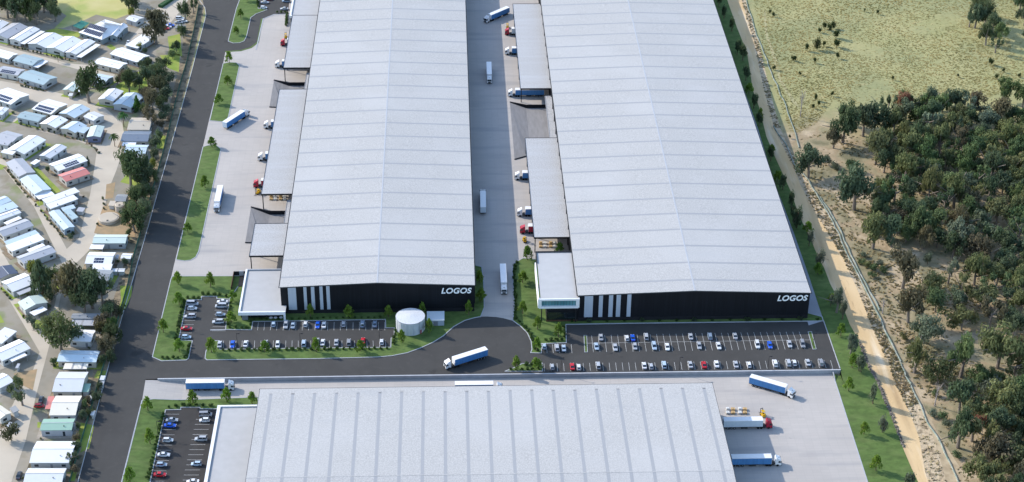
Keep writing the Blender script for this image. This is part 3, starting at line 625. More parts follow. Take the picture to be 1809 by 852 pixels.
k = MB(); k.box(-hx, hx, 0, dy, 2.502, 2.75); k.build('roof', mat('pale_shed_roof', (.55, .62, .66), .5, var=.03), t)
k = MB(); k.box(-.9, .9, .05, .148, .05, 2.1); k.build('door', MATS['grey_door'], t)
a = G(411, 500); t = thing('timber_screen', 'dark timber screen and gate left of the low office', 'screen', (a[0], a[1], 0)); b = G(424, 484); dx, dy = b[0]-a[0], b[1]-a[1]
k = MB(); k.box(-.1, .1, -6, 6, .1, 1.9); k.build('panel', M_brown, t); k = MB(); k.box(0.12, 6, 5.8, 6.0, .1, 2.0); k.build('panel', M_post, t); k = MB(); k.box(2.6, 5.6, -3, 5.7, .1, .35); k.build('deck', M_plinth, t)
k = MB(); k.box(2.4, 4.2, 5.0, 5.7, .36, 2.6); k.build('gate', M_kerb, t)
for i, (px, py) in enumerate(((478.8, 564.5), (487, 564.3), (496.5, 564))):
    a = G(px, py); t = thing('garden_table', None, 'table', (a[0], a[1], .12), group='white tables under the office roof edge', auto='white outdoor table beneath the low office roof edge')
    k = MB(); k.cyl((0, 0, .70), (0, 0, .76), .75, n=14); k.build('table_top', M_white, t); k = MB(); k.cyl((0, 0, 0), (0, 0, .7), .08, n=6); k.build('leg', M_chrome, t)
# ================================================================== VEHICLES
def make_car(kind):
    L, Wd, Hh, zh, cab = dict(sedan=(4.6, 1.8, 1.45, .92, (-1.55, -.75, .45, 1.2)), hatch=(3.95, 1.72, 1.5, .92, (-1.85, -1.45, .45, 1.1)),
                              wagon=(4.8, 1.88, 1.75, 1.02, (-2.25, -1.95, .55, 1.3)), van=(4.9, 1.9, 1.98, 1.1, (-2.38, -2.2, .95, 1.75)))[kind]
    t = bpy.data.objects.new('parked_car', None); h = L/2; w = Wd/2
    st = [(-h, .80, .42, zh*.80), (-h+.12, .93, .30, zh*.97), (-h+.8, 1., .22, zh), (-.2, 1., .20, zh), (cab[3]-.1, 1., .22, zh*.99), (h-.7, .98, .24, zh*.86), (h-.15, .90, .28, zh*.74), (h, .76, .36, zh*.60)]
    def ring(x, k, zb, zt):
        W_ = w*k; return [(x, -W_*.96, zb), (x, -W_, (zb+zt)*.5), (x, -W_*.93, zt-.05), (x, -W_*.82, zt), (x, W_*.82, zt), (x, W_*.93, zt-.05), (x, W_, (zb+zt)*.5), (x, W_*.96, zb)]
    b = MB(); vs = []; n = 8
    for s in st: vs += ring(*s)
    fs = [tuple(range(n-1, -1, -1)) if 0 else tuple(range(n))]
    fs = [tuple(range(n))[::-1], tuple(range(n*(len(st)-1), n*len(st)))]
    for i in range(len(st)-1):
        for j in range(n): fs.append((i*n+j, i*n+(j+1) % n, (i+1)*n+(j+1) % n, (i+1)*n+j))
    b.add(vs, fs)
    x0, x1, x2, x3 = cab; wt = w*.70; wb = w*.86; zt = Hh; zb = zh-.02
    b.box(x1-.02, x2+.02, -wt-.02, wt+.02, zt-.05, zt+.02, tx=.08, ty=.08)
    for s in (-1, 1):                                                   # pillars
        for (xa, xb) in ((x0, x1), (x3, x2), ((x0+x3)/2-.05, (x1+x2)/2)):
            b.cyl((xa, s*wb, zb), (xb, s*wt, zt-.02), .055, n=4)
    b.build('body', M_paint, t, smooth=False, link=False)
    def quad(nm, m, vs_): k = MB(); k.add(vs_, [(0, 1, 2, 3)]); o = k.build(nm, m, t, link=False); return o
    quad('windscreen', M_wglass, [(x3, -wb, zb), (x3, wb, zb), (x2, wt, zt-.03), (x2, -wt, zt-.03)])
    quad('rear_window', M_wglass, [(x0, wb, zb), (x0, -wb, zb), (x1, -wt, zt-.03), (x1, wt, zt-.03)])
    for s in (-1, 1):
        quad('side_window', M_wglass, [(x0, s*wb, zb), (x3, s*wb, zb), (x2, s*wt, zt-.03), (x1, s*wt, zt-.03)][::(1 if s < 0 else -1)])
        for xw in (-h+.85, h-.85):
            k = MB(); k.cyl((xw, s*(w-.2), .32), (xw, s*(w+.015), .32), .32, n=10); wo = k.build('wheel', M_rubber, t, link=False)
            k = MB(); k.cyl((xw, s*(w+.016), .32), (xw, s*(w+.03), .32), .19, n=8); k.build('rim', M_chrome, wo, link=False)
        k = MB(); k.box(h-.22, h-.02, s*w*.62-.16, s*w*.62+.16, zh*.62, zh*.74); k.build('headlight', M_lamp, t, link=False)
        k = MB(); k.box(-h-.01, -h+.14, s*w*.66-.14, s*w*.66+.14, zh*.74, zh*.88); k.build('tail_light', M_tail, t, link=False)
    return t
def link_dup(o, parent=None):
    c = o.copy(); C.objects.link(c); c.parent = parent
    for ch in o.children: link_dup(ch, c)
    return c
CARP = {k: make_car(k) for k in ('sedan', 'hatch', 'wagon', 'van')}
COLS = dict(silver=(.42, .44, .47), white=(.72, .73, .74), blue=(.015, .11, .62), red=(.50, .012, .02), paleblue=(.40, .50, .60), steel=(.22, .29, .38), charcoal=(.035, .04, .05), grey=(.27, .28, .30))
CNAME = dict(silver='silver', white='white', blue='bright blue', red='red', paleblue='pale blue', steel='steel blue', charcoal='charcoal', grey='grey')
KN = dict(sedan='sedan', hatch='small hatchback', wagon='station wagon', van='high roofed van')
def car(px, py, kind, col, face, place, group):
    x, y, z = G(px, py+2.2); o = link_dup(CARP[kind]); o.location = (x, y, z+.03); rz = {'N': PI/2, 'S': -PI/2, 'E': 0, 'W': PI}[face]
    o.rotation_euler = (0, 0, rz+RNG.uniform(-.03, .03)); c = COLS[col]; v = RNG.uniform(.92, 1.08)
    for ch in o.children: ch.color = (c[0]*v, c[1]*v, c[2]*v, 1)
    tag(o, None, 'car', group); ALL.append((o, '%s %s %s' % (CNAME[col], KN[kind], place))); o.name = 'parked_car'
gp = 'cars parked in the estate car parks'
pl = 'in the %s'
UL, UR = 'in the left column of the upper left car park', 'in the right column of the upper left car park'
for a in [(340.3, 536.5, 'van', 'silver', 'E', UL), (339.8, 544.7, 'hatch', 'white', 'E', UL), (336.3, 559, 'wagon', 'silver', 'W', UL), (330, 580.4, 'sedan', 'red', 'E', UL), (329.2, 595.4, 'hatch', 'paleblue', 'E', UL),
          (393.3, 532.8, 'sedan', 'white', 'W', UR), (390.8, 540.7, 'van', 'silver', 'W', UR), (389.6, 555.5, 'hatch', 'paleblue', 'E', UR), (385.6, 568.5, 'wagon', 'silver', 'W', UR)]: car(*a[:5], a[5], gp)
T_, B_ = 'in the top row before the left black wall', 'in the bottom row before the left black wall'
for a in [(483.5, 572.7, 'hatch', 'paleblue', 'N'), (505.3, 574.3, 'wagon', 'silver', 'S'), (517.8, 574.6, 'sedan', 'paleblue', 'N'), (540, 572.7, 'hatch', 'white', 'N'), (561.5, 574, 'sedan', 'blue', 'S'), (572.5, 574, 'sedan', 'white', 'N'),
          (607, 572.5, 'hatch', 'silver', 'N'), (640.5, 572.3, 'wagon', 'steel', 'N'), (662.3, 572.5, 'sedan', 'steel', 'N')]: car(*a, T_, gp)
for a in [(388.4, 608.4, 'sedan', 'silver', 'N'), (411, 608.4, 'sedan', 'blue', 'S'), (434.2, 607.4, 'sedan', 'white', 'N'), (469, 606.7, 'sedan', 'silver', 'N'), (490.8, 608.6, 'hatch', 'white', 'S'), (537, 606.7, 'wagon', 'paleblue', 'N'), (560.5, 603.6, 'wagon', 'silver', 'N'),
          (570.2, 605, 'sedan', 'white', 'N'), (594.3, 605, 'sedan', 'silver', 'N'), (616.5, 605, 'wagon', 'grey', 'N'), (641.3, 602.5, 'sedan', 'red', 'N'), (674.3, 604.2, 'hatch', 'white', 'N')]: car(*a, B_, gp)
K_ = 'in the three bay row beside the roundabout lawn'
for a in [(961.5, 612, 'hatch', 'paleblue', 'N'), (983.8, 614.3, 'wagon', 'silver', 'N'), (996, 615, 'sedan', 'paleblue', 'N')]: car(*a, K_, gp)
R1, R2, R3 = 'in the top row of the right car park', 'in the middle row of the right car park', 'in the bottom row of the right car park'
for a in [(1061.6, 595.8, 'sedan', 'silver'), (1107.4, 597.3, 'hatch', 'white'), (1117.8, 596.7, 'sedan', 'blue'), (1141.3, 594.6, 'wagon', 'silver'), (1220, 594.4, 'sedan', 'silver'), (1254, 594, 'wagon', 'steel'), (1298.3, 593.5, 'sedan', 'silver')]: car(*a, 'N', R1, gp)
for a in [(1053.6, 612, 'sedan', 'paleblue'), (1086.8, 613.7, 'sedan', 'silver'), (1121.7, 612.3, 'hatch', 'silver'), (1155.5, 611.7, 'wagon', 'paleblue'), (1178.7, 612.8, 'sedan', 'white'), (1234.9, 610.6, 'sedan', 'silver'), (1269.4, 611, 'sedan', 'white'), (1337.7, 609, 'wagon', 'white'), (1359.8, 609.5, 'sedan', 'blue'), (1394.5, 607.7, 'sedan', 'silver'), (1417.3, 607.7, 'wagon', 'grey')]: car(*a, 'S', R2, gp)
for a in [(975.3, 648.2, 'hatch', 'silver'), (1011, 647.6, 'sedan', 'red'), (1022.5, 648.7, 'hatch', 'white'), (1056.6, 645.8, 'wagon', 'silver'), (1138, 646, 'sedan', 'white'), (1150, 647.3, 'hatch', 'silver'), (1173, 644.5, 'wagon', 'paleblue'), (1219.4, 644.2, 'sedan', 'silver'), (1243.7, 644.5, 'sedan', 'red'), (1265.8, 643, 'sedan', 'white'), (1299.7, 643.7, 'sedan', 'silver'),
          (1322.9, 644.4, 'hatch', 'white'), (1369, 642, 'wagon', 'white'), (1392.5, 641, 'wagon', 'silver'), (1403, 641, 'hatch', 'white'), (1427, 640.4, 'sedan', 'silver'), (1450, 640.6, 'wagon', 'grey')]: car(*a, 'N', R3, gp)
C1_, C2_ = 'in the left column of the bottom left car park', 'in the right column of the bottom left car park'
for a in [(304, 742.2, 'sedan', 'silver'), (300.7, 751.7, 'sedan', 'blue'), (297, 777.6, 'hatch', 'white'), (289.6, 803.4, 'sedan', 'white'), (285.8, 821, 'hatch', 'paleblue'), (282.8, 838.5, 'sedan', 'red')]: car(*a, 'E', C1_, gp)
for a in [(363.4, 732.8, 'van', 'grey', 'E'), (361.7, 742.4, 'hatch', 'white', 'W'), (355.5, 775.6, 'wagon', 'silver', 'W'), (347.3, 819.6, 'hatch', 'paleblue', 'W'), (341, 851, 'sedan', 'white', 'W')]: car(*a, C2_, gp)
N_ = 'in the car park at the top left'
for a in [(468, 3.8, 'sedan', 'silver', 'E'), (465.8, 13, 'hatch', 'white', 'E'), (475, -2, 'sedan', 'red', 'E'), (505.7, 1.5, 'wagon', 'steel', 'W'), (502.4, 15, 'sedan', 'silver', 'W')]: car(*a, N_, gp)
gv = 'cars in the home village'
for a in [(34, 840, 'sedan', 'charcoal', 'N', 'on the village road at the bottom left'), (292, 50, 'sedan', 'red', 'E', 'under the tall tree in the village car park'), (301, 44, 'sedan', 'blue', 'E', 'beside the small grey shelter in the village'), (296, 47, 'sedan', 'white', 'E', 'between the red and blue cars of the village'),
          (318, 32, 'wagon', 'white', 'E', 'on the pale paving beside the top fence'), (324, 37, 'sedan', 'white', 'E', 'on the pale paving beside the top fence'), (316, 39, 'sedan', 'silver', 'E', 'on the pale paving beside the top fence'), (286, 54, 'sedan', 'silver', 'E', 'under the tall tree in the village car park'),
          (227, 74, 'sedan', 'white', 'N', 'at the foot of the big hipped roof'), (73, 706, 'sedan', 'charcoal', 'N', 'among clutter beside the red verandah home'), (70, 717, 'hatch', 'red', 'E', 'among clutter beside the red verandah home')]: car(*a[:5], a[5], gv)
def truck(front, rear, cabc='white', curt='blue', label='', L=None, bend=0., heading=None, shift=0.):
    fx, fy, z0 = G(*front)
    if heading is None:
        rx, ry, _ = G(*rear); rz = math.atan2(fy-ry, fx-rx); LL = min(19.0, max(14.5, math.hypot(fx-rx, fy-ry)))
    else: rz = heading; LL = L or 18.8
    t = thing('semi_truck', label, 'truck', (fx, fy, z0+.03), rz, group='semi trailer trucks on the estate')
    cm = {'white': M_white, 'red': M_red}[cabc]; km = {'blue': M_blue, 'white': M_wcurt, 'red': M_red}[curt]
    w = 1.27; TL = LL-4.3; tx1 = -3.7; tx0 = tx1-TL
    cabn = t
    if bend:
        cabn = None
    def P(nm, m, bxs, par=None, **k):
        b = MB()
        for q in bxs: b.box(*q)
        o = b.build(nm, m, par or t); return o
    tr = P('trailer', km, [(tx0+.01, tx1-.01, -w+.01, w-.01, 1.15, 3.85)])
    P('trailer_roof', M_white, [(tx0-.04, tx1+.04, -w-.03, w+.03, 3.852, 4.02)], tr)
    P('trailer_door', M_wcurt, [(tx0-.06, tx0+.0, -w, w, 1.1, 3.85)], tr); P('trailer_front', M_white, [(tx1-.0, tx1+.06, -w, w, 1.1, 3.85)], tr)
    P('side_rail', M_chassis, [(tx0, tx1, -w-.02, w+.02, .98, 1.148), (tx0+.2, tx1-.3, -.5, .5, .6, .97), (tx0+TL*.45, tx0+TL*.62, -w+.02, w-.02, .4, .96)], tr)
    def wheels(xs, par, two=True):
        for x in xs:
            for s in (-1, 1):
                k = MB(); k.cyl((x, s*(w-.42), .5), (x, s*(w-.03), .5), .5, n=12); wo = k.build('wheel', M_rubber, par)
                k = MB(); k.cyl((x, s*(w-.03), .5), (x, s*(w-.005), .5), .26, n=8); k.build('rim', M_chrome, wo)
    wheels([tx0+1.6, tx0+2.9, tx0+4.2], t)
    ct = bpy.data.objects.new('tractor_unit', None); C.objects.link(ct); ct.parent = t
    if bend:
        px = -4.3; ct.location = (px-px*math.cos(bend), -px*math.sin(bend), 0); ct.rotation_euler = (0, 0, bend)
    wc = 1.22; b = MB()
    prof = [(0, .5), (.0, 1.55), (-.18, 2.55), (-.45, 2.95), (-.75, 3.15), (-1.95, 3.25), (-2.25, 3.2), (-2.25, .75), (-.2, .45)]
    vs = [(x, -wc, z) for x, z in prof]+[(x, wc, z) for x, z in prof]; n = len(prof)
    b.add(vs, [tuple(range(n))[::-1], tuple(range(n, 2*n))]+[(i, (i+1) % n, n+(i+1) % n, n+i) for i in range(n)]); b.build('cab', cm, ct)
    b = MB(); b.add([(.012, -1.08, 1.6), (.012, 1.08, 1.6), (-.165, 1.02, 2.5), (-.165, -1.02, 2.5)], [(0, 1, 2, 3)]); b.build('windscreen', M_wglass, ct)
    for s in (-1, 1):
        b = MB(); q = [(-.25, s*(wc+.01), 1.65), (-1.15, s*(wc+.01), 1.65), (-1.15, s*(wc+.01), 2.45), (-.4, s*(wc+.01), 2.45)]; b.add(q, [(0, 1, 2, 3) if s > 0 else (3, 2, 1, 0)]); b.build('side_window', M_wglass, ct)
        P('mirror', M_chassis, [(-.15, .0, s*(wc+.16)-.09, s*(wc+.16)+.09, 1.7, 2.5)], ct); P('headlight', M_lamp, [(-.05, .03, s*.95-.18, s*.95+.18, .75, .95)], ct)
    P('grille', M_chassis, [(-.05, .02, -.7, .7, .7, 1.4)], ct); P('bumper', M_chassis, [(-.25, .06, -wc, wc, .35, .62)], ct)
    P('roof_hatch', M_wglass, [(-1.25, -.85, -.3, .3, 3.2, 3.25)], ct)
    b = MB(); q = [(-.9, -.95, 3.18), (-.9, .95, 3.18), (-2.05, 1.1, 3.2), (-2.05, -1.1, 3.2), (-2.1, 1.1, 3.85), (-2.1, -1.1, 3.85)]
    b.add(q, [(0, 1, 4, 5), (0, 5, 3), (1, 2, 4), (3, 5, 4, 2)]); b.build('wind_deflector', cm, ct)
    P('chassis', M_chassis, [(-5.6, -2.26, -.55, .55, .55, 1.05), (-3.6, -2.6, -1.15, 1.15, .5, .98)], ct)
    for x in (-1.35, -4.1, -5.3):
        for s in (-1, 1):
            k = MB(); k.cyl((x, s*(w-.45), .5), (x, s*(w-.04), .5), .5, n=12); wo = k.build('wheel', M_rubber, ct)
    return t
truck((414.5, 687.5), (325, 688.5), label='white and blue truck driving along the lower yard above the small bushes')
truck((786.5, 652.5), (866, 627.5), label='blue sided truck turning on the dark asphalt circle', bend=-.10)
truck((1404, 701.5), (1318, 676.5), label='blue sided truck with bent cab in the right lower yard', bend=-.22)
truck((1363, 754.5), (1272, 756), 'red', 'white', 'white trailer with crimson cab below the pallets in the lower yard')
truck((1379, 820.5), (1288, 822), label='blue sided truck backed to the lower right dock')
truck((438, 203), (394.5, 231), label='blue trailer truck slanting across the upper left yard')
truck((383, 376.5), (391, 338), label='white roofed truck driving down the left concrete yard')
truck((864.6, 149), (863.5, 118), label='white roofed truck in shade at the top of the middle yard')
truck((853, 344), (853.6, 382.5), label='truck seen from behind halfway down the middle yard')
truck((890.5, 521.5), (888, 477), label='white roofed truck leaving the middle yard towards the turning circle')
truck((857, 41), (903, 21.5), label='blue sided truck turning at the very top of the middle yard')
f_ = U(888, 680.5, .5); t12 = truck((888, 691), (798, 692), label='truck half hidden behind the upper edge of the front warehouse roof')
def docked(front, wallx, cabc, curt, label):
    fx, fy, _ = G(*front); L = min(18.9, abs(wallx-fx)-.4); return truck(front, None, cabc, curt, label, L=L, heading=PI)
docked((496, 80.5), XA, 'red', 'white', 'red cab under the topmost left canopy beside a yellow forklift')
docked((486.5, 119), XA, 'white', 'blue', 'white cab at the lower corner of the topmost left canopy')
docked((466.4, 226.3), XA, 'white', 'blue', 'upper white cab under the long left canopy')
docked((456, 283), XA, 'white', 'blue', 'lower white cab under the long left canopy')
docked((448.3, 330.5), XA, 'red', 'red', 'red cab under the long left canopy by the forklift')
docked((892, 61.5), XB, 'red', 'white', 'red cab under the topmost middle canopy')
docked((892, 96), XB, 'white', 'blue', 'white cab under the topmost middle canopy')
docked((897.5, 170), XB, 'white', 'blue', 'blue trailer truck at the dock just below the topmost middle canopy')
docked((909, 316.8), XB, 'white', 'blue', 'upper white cab under the lower middle canopy')
docked((913.5, 381), XB, 'white', 'blue', 'lower white cab under the lower middle canopy')
docked((918.5, 411.5), XB, 'red', 'red', 'red truck with red trailer at the foot of the lower middle canopy')
def forklift(px, py, rz, label):
    x, y, z = G(px, py); t = thing('forklift', label, 'forklift', (x, y, z+.03), rz, group='yellow forklifts')
    def P(nm, m, *bx):
        b = MB()
        for q in bx: b.box(*q)
        return b.build(nm, m, t)
    P('body', M_yellow, (-1.5, -.1, -.65, .65, .35, 1.25), (-1.7, -1.2, -.6, .6, .3, 1.5), (-.1, .7, -.6, .6, .3, .75))
    P('overhead_guard', M_yellow, (-1.0, .45, -.55, .55, 2.25, 2.33), (-1.0, -.92, -.55, -.47, 1.25, 2.25), (-1.0, -.92, .47, .55, 1.25, 2.25), (.36, .44, -.55, -.47, .7, 2.25), (.36, .44, .47, .55, .7, 2.25))
    P('mast', M_post, (.75, .92, -.5, -.38, .1, 2.9), (.75, .92, .38, .5, .1, 2.9), (.76, .9, -.38, .38, 2.6, 2.75)); P('seat', M_rubber, (-.8, -.35, -.28, .28, 1.0, 1.15), (-.85, -.75, -.28, .28, 1.15, 1.6))
    for s in (-1, 1): P('fork', M_chassis, (.93, 2.2, s*.3-.07, s*.3+.07, .12, .18))
    for xw in (-1.2, .4):
        for s in (-1, 1): k = MB(); k.cyl((xw, s*.5, .33), (xw, s*.72, .33), .33, n=10); k.build('wheel', M_rubber, t)
forklift(455, 343, -2.2, 'yellow forklift beside the red cab of the left yard'); forklift(927.3, 428, -1.3, 'yellow forklift at the lower end of the middle yard')
forklift(1346.5, 734, 1.9, 'yellow forklift above the crimson cab in the lower yard'); forklift(505, 66.5, 1.6, 'yellow forklift at the topmost left canopy'); forklift(896.5, 49, 1.6, 'yellow forklift at the topmost middle canopy')
def pallets(x0s, ys, where):
    for j, py in enumerate(ys):
        for i, px in enumerate(x0s):
            x, y, z = G(px, py); br = (i % 2 == 0) if where[1] else (i % 2 == 1)
            t = thing('pallet_load', None, 'pallet', (x, y, z+.03), RNG.uniform(-.05, .05), 'loaded pallets waiting in the yards', auto=('brown boxed' if br else 'white wrapped')+' pallet load '+where[0])
            t.scale = (.78, .8, .62); k = MB()
            for s in (-.9, 0, .75): k.box(-.95, .95, s, s+.15, 0, .1)
            for s in range(6): k.box(-.95+s*.34, -.75+s*.34, -.9, .9, .101, .14)
            k.build('pallet', M_wood, t)
            k = MB(); m = M_card if br else M_wrap
            k.box(-.85, -.02, -.8, -.02, .142, 1.25+.1*(i % 2)); k.box(.02, .85, -.8, -.02, .142, 1.2); k.box(-.85, -.02, .02, .8, .142, 1.3); k.box(.02, .85, .02, .8, .142, 1.15); k.build('boxes', m, t)
            if j == 0 and i % 2 == 0:
                k = MB(); k.box(-.6, .6, -.6, .6, 1.36, 1.7); k.build('boxes', m, t)
pallets((479, 486.4, 495.6, 503), (348.3, 353), ('below the long left canopy', True)); pallets((955, 962.8, 972.8, 980.4), (431, 436.8), ('below the lower middle canopy', True)); pallets((1285.5, 1295, 1307, 1316), (724.5, 730.5), ('above the white trailer in the lower yard', False))
for i, (px, py, lb) in enumerate([(317, 553+26, 'left of the upper left car park'), (419.6, 612, 'at the left end of the bottom row lawn strip'), (531, 612, 'in the hedge before the left car rows'), (670.5, 606, 'at the right end of the left car rows'), (279.2, 768, 'beside the bottom left car park'), (1034.5, 612, 'on the left grass island of the right car park'), (991, 655, 'at the left of the retaining wall'), (1200, 654, 'at the middle of the retaining wall'), (1356.5, 652.5, 'towards the right end of the retaining wall'), (1436, 612, 'on the right grass island of the right car park')]):
    x, y, z = G(px, py); t = thing('street_lamp', 'thin dark lamp post '+lb, 'lamp post', (x, y, z), 0, 'lamp posts of the car parks')
    k = MB(); k.cyl((0, 0, 0), (0, 0, 6.2), .11, .07, n=7); k.build('pole', M_post, t); k = MB(); k.box(-.08, 1.1, -.09, .09, 6.15, 6.27); k.build('arm', M_post, t); k = MB(); k.box(.5, 1.3, -.22, .22, 6.05, 6.148); k.build('lamp_head', M_chassis, t)
# ================================================================== TREES
def crown_mesh(kind, seed):
    R_ = random.Random(seed); V = []; Fc = []
    def leaf(c, n, s):
        n = n.normalized(); a = n.orthogonal().normalized(); b = n.cross(a); t = R_.uniform(0, 2*PI); a2 = a*math.cos(t)+b*math.sin(t); b2 = n.cross(a2)
        k = len(V); e = R_.uniform(.6, 1.)
        V.extend([c-a2*s, c+b2*s*e*.8, c+a2*s*1.1, c-b2*s*e*.7]); Fc.append((k, k+1, k+2, k+3))
    blobs = []
    if kind == 'gum':                                            # spreading crown in uneven clumps
        nb = R_.randint(11, 16)
        for i in range(nb):
            an = R_.uniform(0, 2*PI); rr = R_.uniform(.1, .78)*(1 if i else 0); z = R_.uniform(.50, .95)-.22*rr; blobs.append((Vector((math.cos(an)*rr, math.sin(an)*rr*R_.uniform(.8, 1.), z)), R_.uniform(.24, .42)))
        nl = 125; ls = (.035, .078); zs = .62
    elif kind == 'open':
        nb = R_.randint(9, 12)
        for i in range(nb):
            an = R_.uniform(0, 2*PI); rr = R_.uniform(.25, .85); blobs.append((Vector((math.cos(an)*rr, math.sin(an)*rr, R_.uniform(.45, 1.)-.15*rr)), R_.uniform(.15, .28)))
        nl = 60; ls = (.05, .09); zs = .7
    elif kind == 'maple':                                         # small planted tree
        nb = 11
        for i in range(nb):
            z = .35+.6*i/nb; rr = (1-z)*1.05+.12; an = i*2.4+R_.uniform(-.4, .4); blobs.append((Vector((math.cos(an)*rr*.75, math.sin(an)*rr*.75, z)), .26+.18*(1-z)))
        blobs.append((Vector((0, 0, .93)), .2)); nl = 42; ls = (.06, .13); zs = .5
    elif kind == 'round':
        for i in range(9):
            an = R_.uniform(0, 2*PI); rr = R_.uniform(.1, .55); blobs.append((Vector((math.cos(an)*rr, math.sin(an)*rr, R_.uniform(.35, .8))), R_.uniform(.32, .5)))
        nl = 75; ls = (.06, .11); zs = .7
    elif kind == 'cone':
        for i in range(15):
            z = .15+.8*i/15; rr = (1-z)*.8; an = i*2.4; blobs.append((Vector((math.cos(an)*rr, math.sin(an)*rr, z)), .16+.3*(1-z)))
        nl = 55; ls = (.06, .11); zs = .5
    elif kind == 'shrub':
        for i in range(6):
            an = R_.uniform(0, 2*PI); rr = R_.uniform(.1, .55); blobs.append((Vector((math.cos(an)*rr, math.sin(an)*rr, R_.uniform(.3, .6))), R_.uniform(.35, .5)))
        nl = 46; ls = (.09, .17); zs = .9
    elif kind == 'palm':
        for i in range(16):
            an = i*2*PI/16+R_.uniform(-.1, .1); d = Vector((math.cos(an), math.sin(an), 0)); s_ = Vector((-d.y, d.x, 0)); up = R_.uniform(-.05, .12)
            pts = [Vector((0, 0, .9)), d*.35+Vector((0, 0, .98+up)), d*.7+Vector((0, 0, .9+up)), d*1.0+Vector((0, 0, .68+up))]; ws = [.03, .13, .12, .01]
            for j in range(3):
                k = len(V); V.extend([pts[j]-s_*ws[j], pts[j]+s_*ws[j], pts[j+1]+s_*ws[j+1], pts[j+1]-s_*ws[j+1]]); Fc.append((k, k+1, k+2, k+3))
        nl = 0
    for c, r in blobs:
        for _ in range(nl):
            d = Vector((R_.gauss(0, 1), R_.gauss(0, 1), R_.gauss(0, 1))).normalized()
            rad = r*(R_.random()**.35)*R_.uniform(.8, 1.12); p = c+Vector((d.x*rad, d.y*rad, d.z*rad*zs))
            leaf(p, (d+Vector((R_.gauss(0, .5), R_.gauss(0, .5), R_.gauss(.25, .5)))), R_.uniform(*ls))
    me = bpy.data.meshes.new('crown'); me.from_pydata([tuple(v) for v in V], [], Fc); me.materials.append(M_leafs if kind in ('maple', 'shrub', 'palm', 'round') else M_leafg); me.update()
    return me, blobs
def trunk_mesh(kind, seed, blobs, m):
    R_ = random.Random(seed+99); b = MB(); top = .55 if kind in ('gum', 'open') else .8
    if kind == 'palm': b.cyl((0, 0, 0), (.02, 0, .9), .035, .022, n=7)
    else:
        lean = (R_.uniform(-.05, .05), R_.uniform(-.05, .05)); r0 = .045 if kind in ('gum', 'open') else .03
        b.cyl((0, 0, -.01), (lean[0]*.5, lean[1]*.5, top*.5), r0, r0*.75, n=7, cap=False); b.cyl((lean[0]*.5, lean[1]*.5, top*.5), (lean[0], lean[1], top), r0*.75, r0*.45, n=7)
        if kind in ('gum', 'open', 'maple', 'round'):
            for c, r in blobs[:7]:
                s = R_.uniform(.45, 1)*top; b.cyl((lean[0]*s/top, lean[1]*s/top, s), tuple(c), r0*.38, r0*.12, n=5, cap=False)
    me_o = b.build('trunk', m, None, link=False); return me_o.data
PROT = {}
for kind, n in (('gum', 7), ('open', 3), ('maple', 4), ('round', 3), ('cone', 2), ('shrub', 4), ('palm', 2)):
    for i in range(n):
        cm, bl = crown_mesh(kind, 100*len(PROT)+i); PROT.setdefault(kind, []).append((cm, trunk_mesh(kind, i, bl, M_trunkg if kind in ('gum', 'open') else M_trunks) if kind != 'shrub' else None))
def tree(px, py, kind, h, r, col, auto, group, name=None, cat='tree', base=None, label=None, var=.15):
    x, y, z = base if base else G(px, py); pr = RNG.choice(PROT[kind])
    t = bpy.data.objects.new(name or 'tree', None); C.objects.link(t); t.location = (x, y, z-.02); t.rotation_euler = (0, 0, RNG.uniform(0, 2*PI))
    c = bpy.data.objects.new('crown' if kind != 'shrub' else 'foliage', pr[0]); C.objects.link(c); c.parent = t; c.scale = (r, r, h)
    v = RNG.uniform(1-var, 1+var); c.color = (col[0]*v*RNG.uniform(.93, 1.07), col[1]*v, col[2]*v*RNG.uniform(.9, 1.1), 1)
    if pr[1]:
        k = bpy.data.objects.new('trunk', pr[1]); C.objects.link(k); k.parent = t; k.scale = (h*.9, h*.9, h)
    tag(t, label, cat, group); ALL.append((t, auto)); return t
GREEN, GREY, YG = (.15, .25, .035), (.15, .18, .125), (.22, .24, .05)
gt = 'young trees planted on the estate lawns'
def young(lst, where, h=6.1, r=2.75, col=GREEN):
    for px, py in lst: tree(px, py, 'maple', h*RNG.uniform(.82, 1.15), r*RNG.uniform(.8, 1.18), col, 'young green tree '+where, gt, 'young_tree')
young([(437, 2), (425.2, 32), (417.5, 61.5)], 'on the topmost lawn beside the left road')
young([(405, 111.5), (402.5, 151), (387, 184)], 'on the second lawn island down the left road')
young([(374.5, 260), (362.4, 331.5), (331.7, 411)], 'on the long third lawn island down the left road')
young([(314.5, 502.7), (372.2, 507), (316.8, 538.6), (288.6, 588), (316.8, 622)], 'on the lawn round the upper left car park')
young([(412, 531.6), (408.4, 570.3)], 'between the upper left car park and low office')
young([(373.6, 623), (468, 622), (558.6, 622), (637.6, 621)], 'in the lawn strip below the left car rows')
young([(548.7, 560), (616, 561), (686.2, 561), (746, 557), (827.7, 557)], 'against the left black warehouse wall')
young([(709.6, 605.7), (758.6, 588)], 'beside the round steel tank')
young([(846.5, 500), (850, 534)], 'on the narrow lawn right of the left warehouse')
young([(931.5, 459.4), (923.3, 500.4), (923.3, 554.7), (949.7, 582.6), (986.4, 596), (948.3, 620.8)], 'on the lawn left of the two storey office')
young([(989, 449)], 'behind the two storey office roof')
young([(911.6, 654.5), (946.8, 651.6)], 'on the small lawn above the retaining wall')
young([(261.4, 725.8), (341, 715.9), (401, 711), (445.8, 714.6), (265.2, 784.3), (230.3, 852.7)], 'on the bottom left lawn')
young([(1498.7, 691), (1526, 766.9), (1547, 831.5), (1505, 650), (1485, 593.5), (1467, 541), (1444, 485), (1342, 214), (1323, 166), (1362, 272), (1373, 322), (1426, 414)], 'on the long right lawn beside the dirt track')
gg = 'grey green gum saplings on the long right lawn'
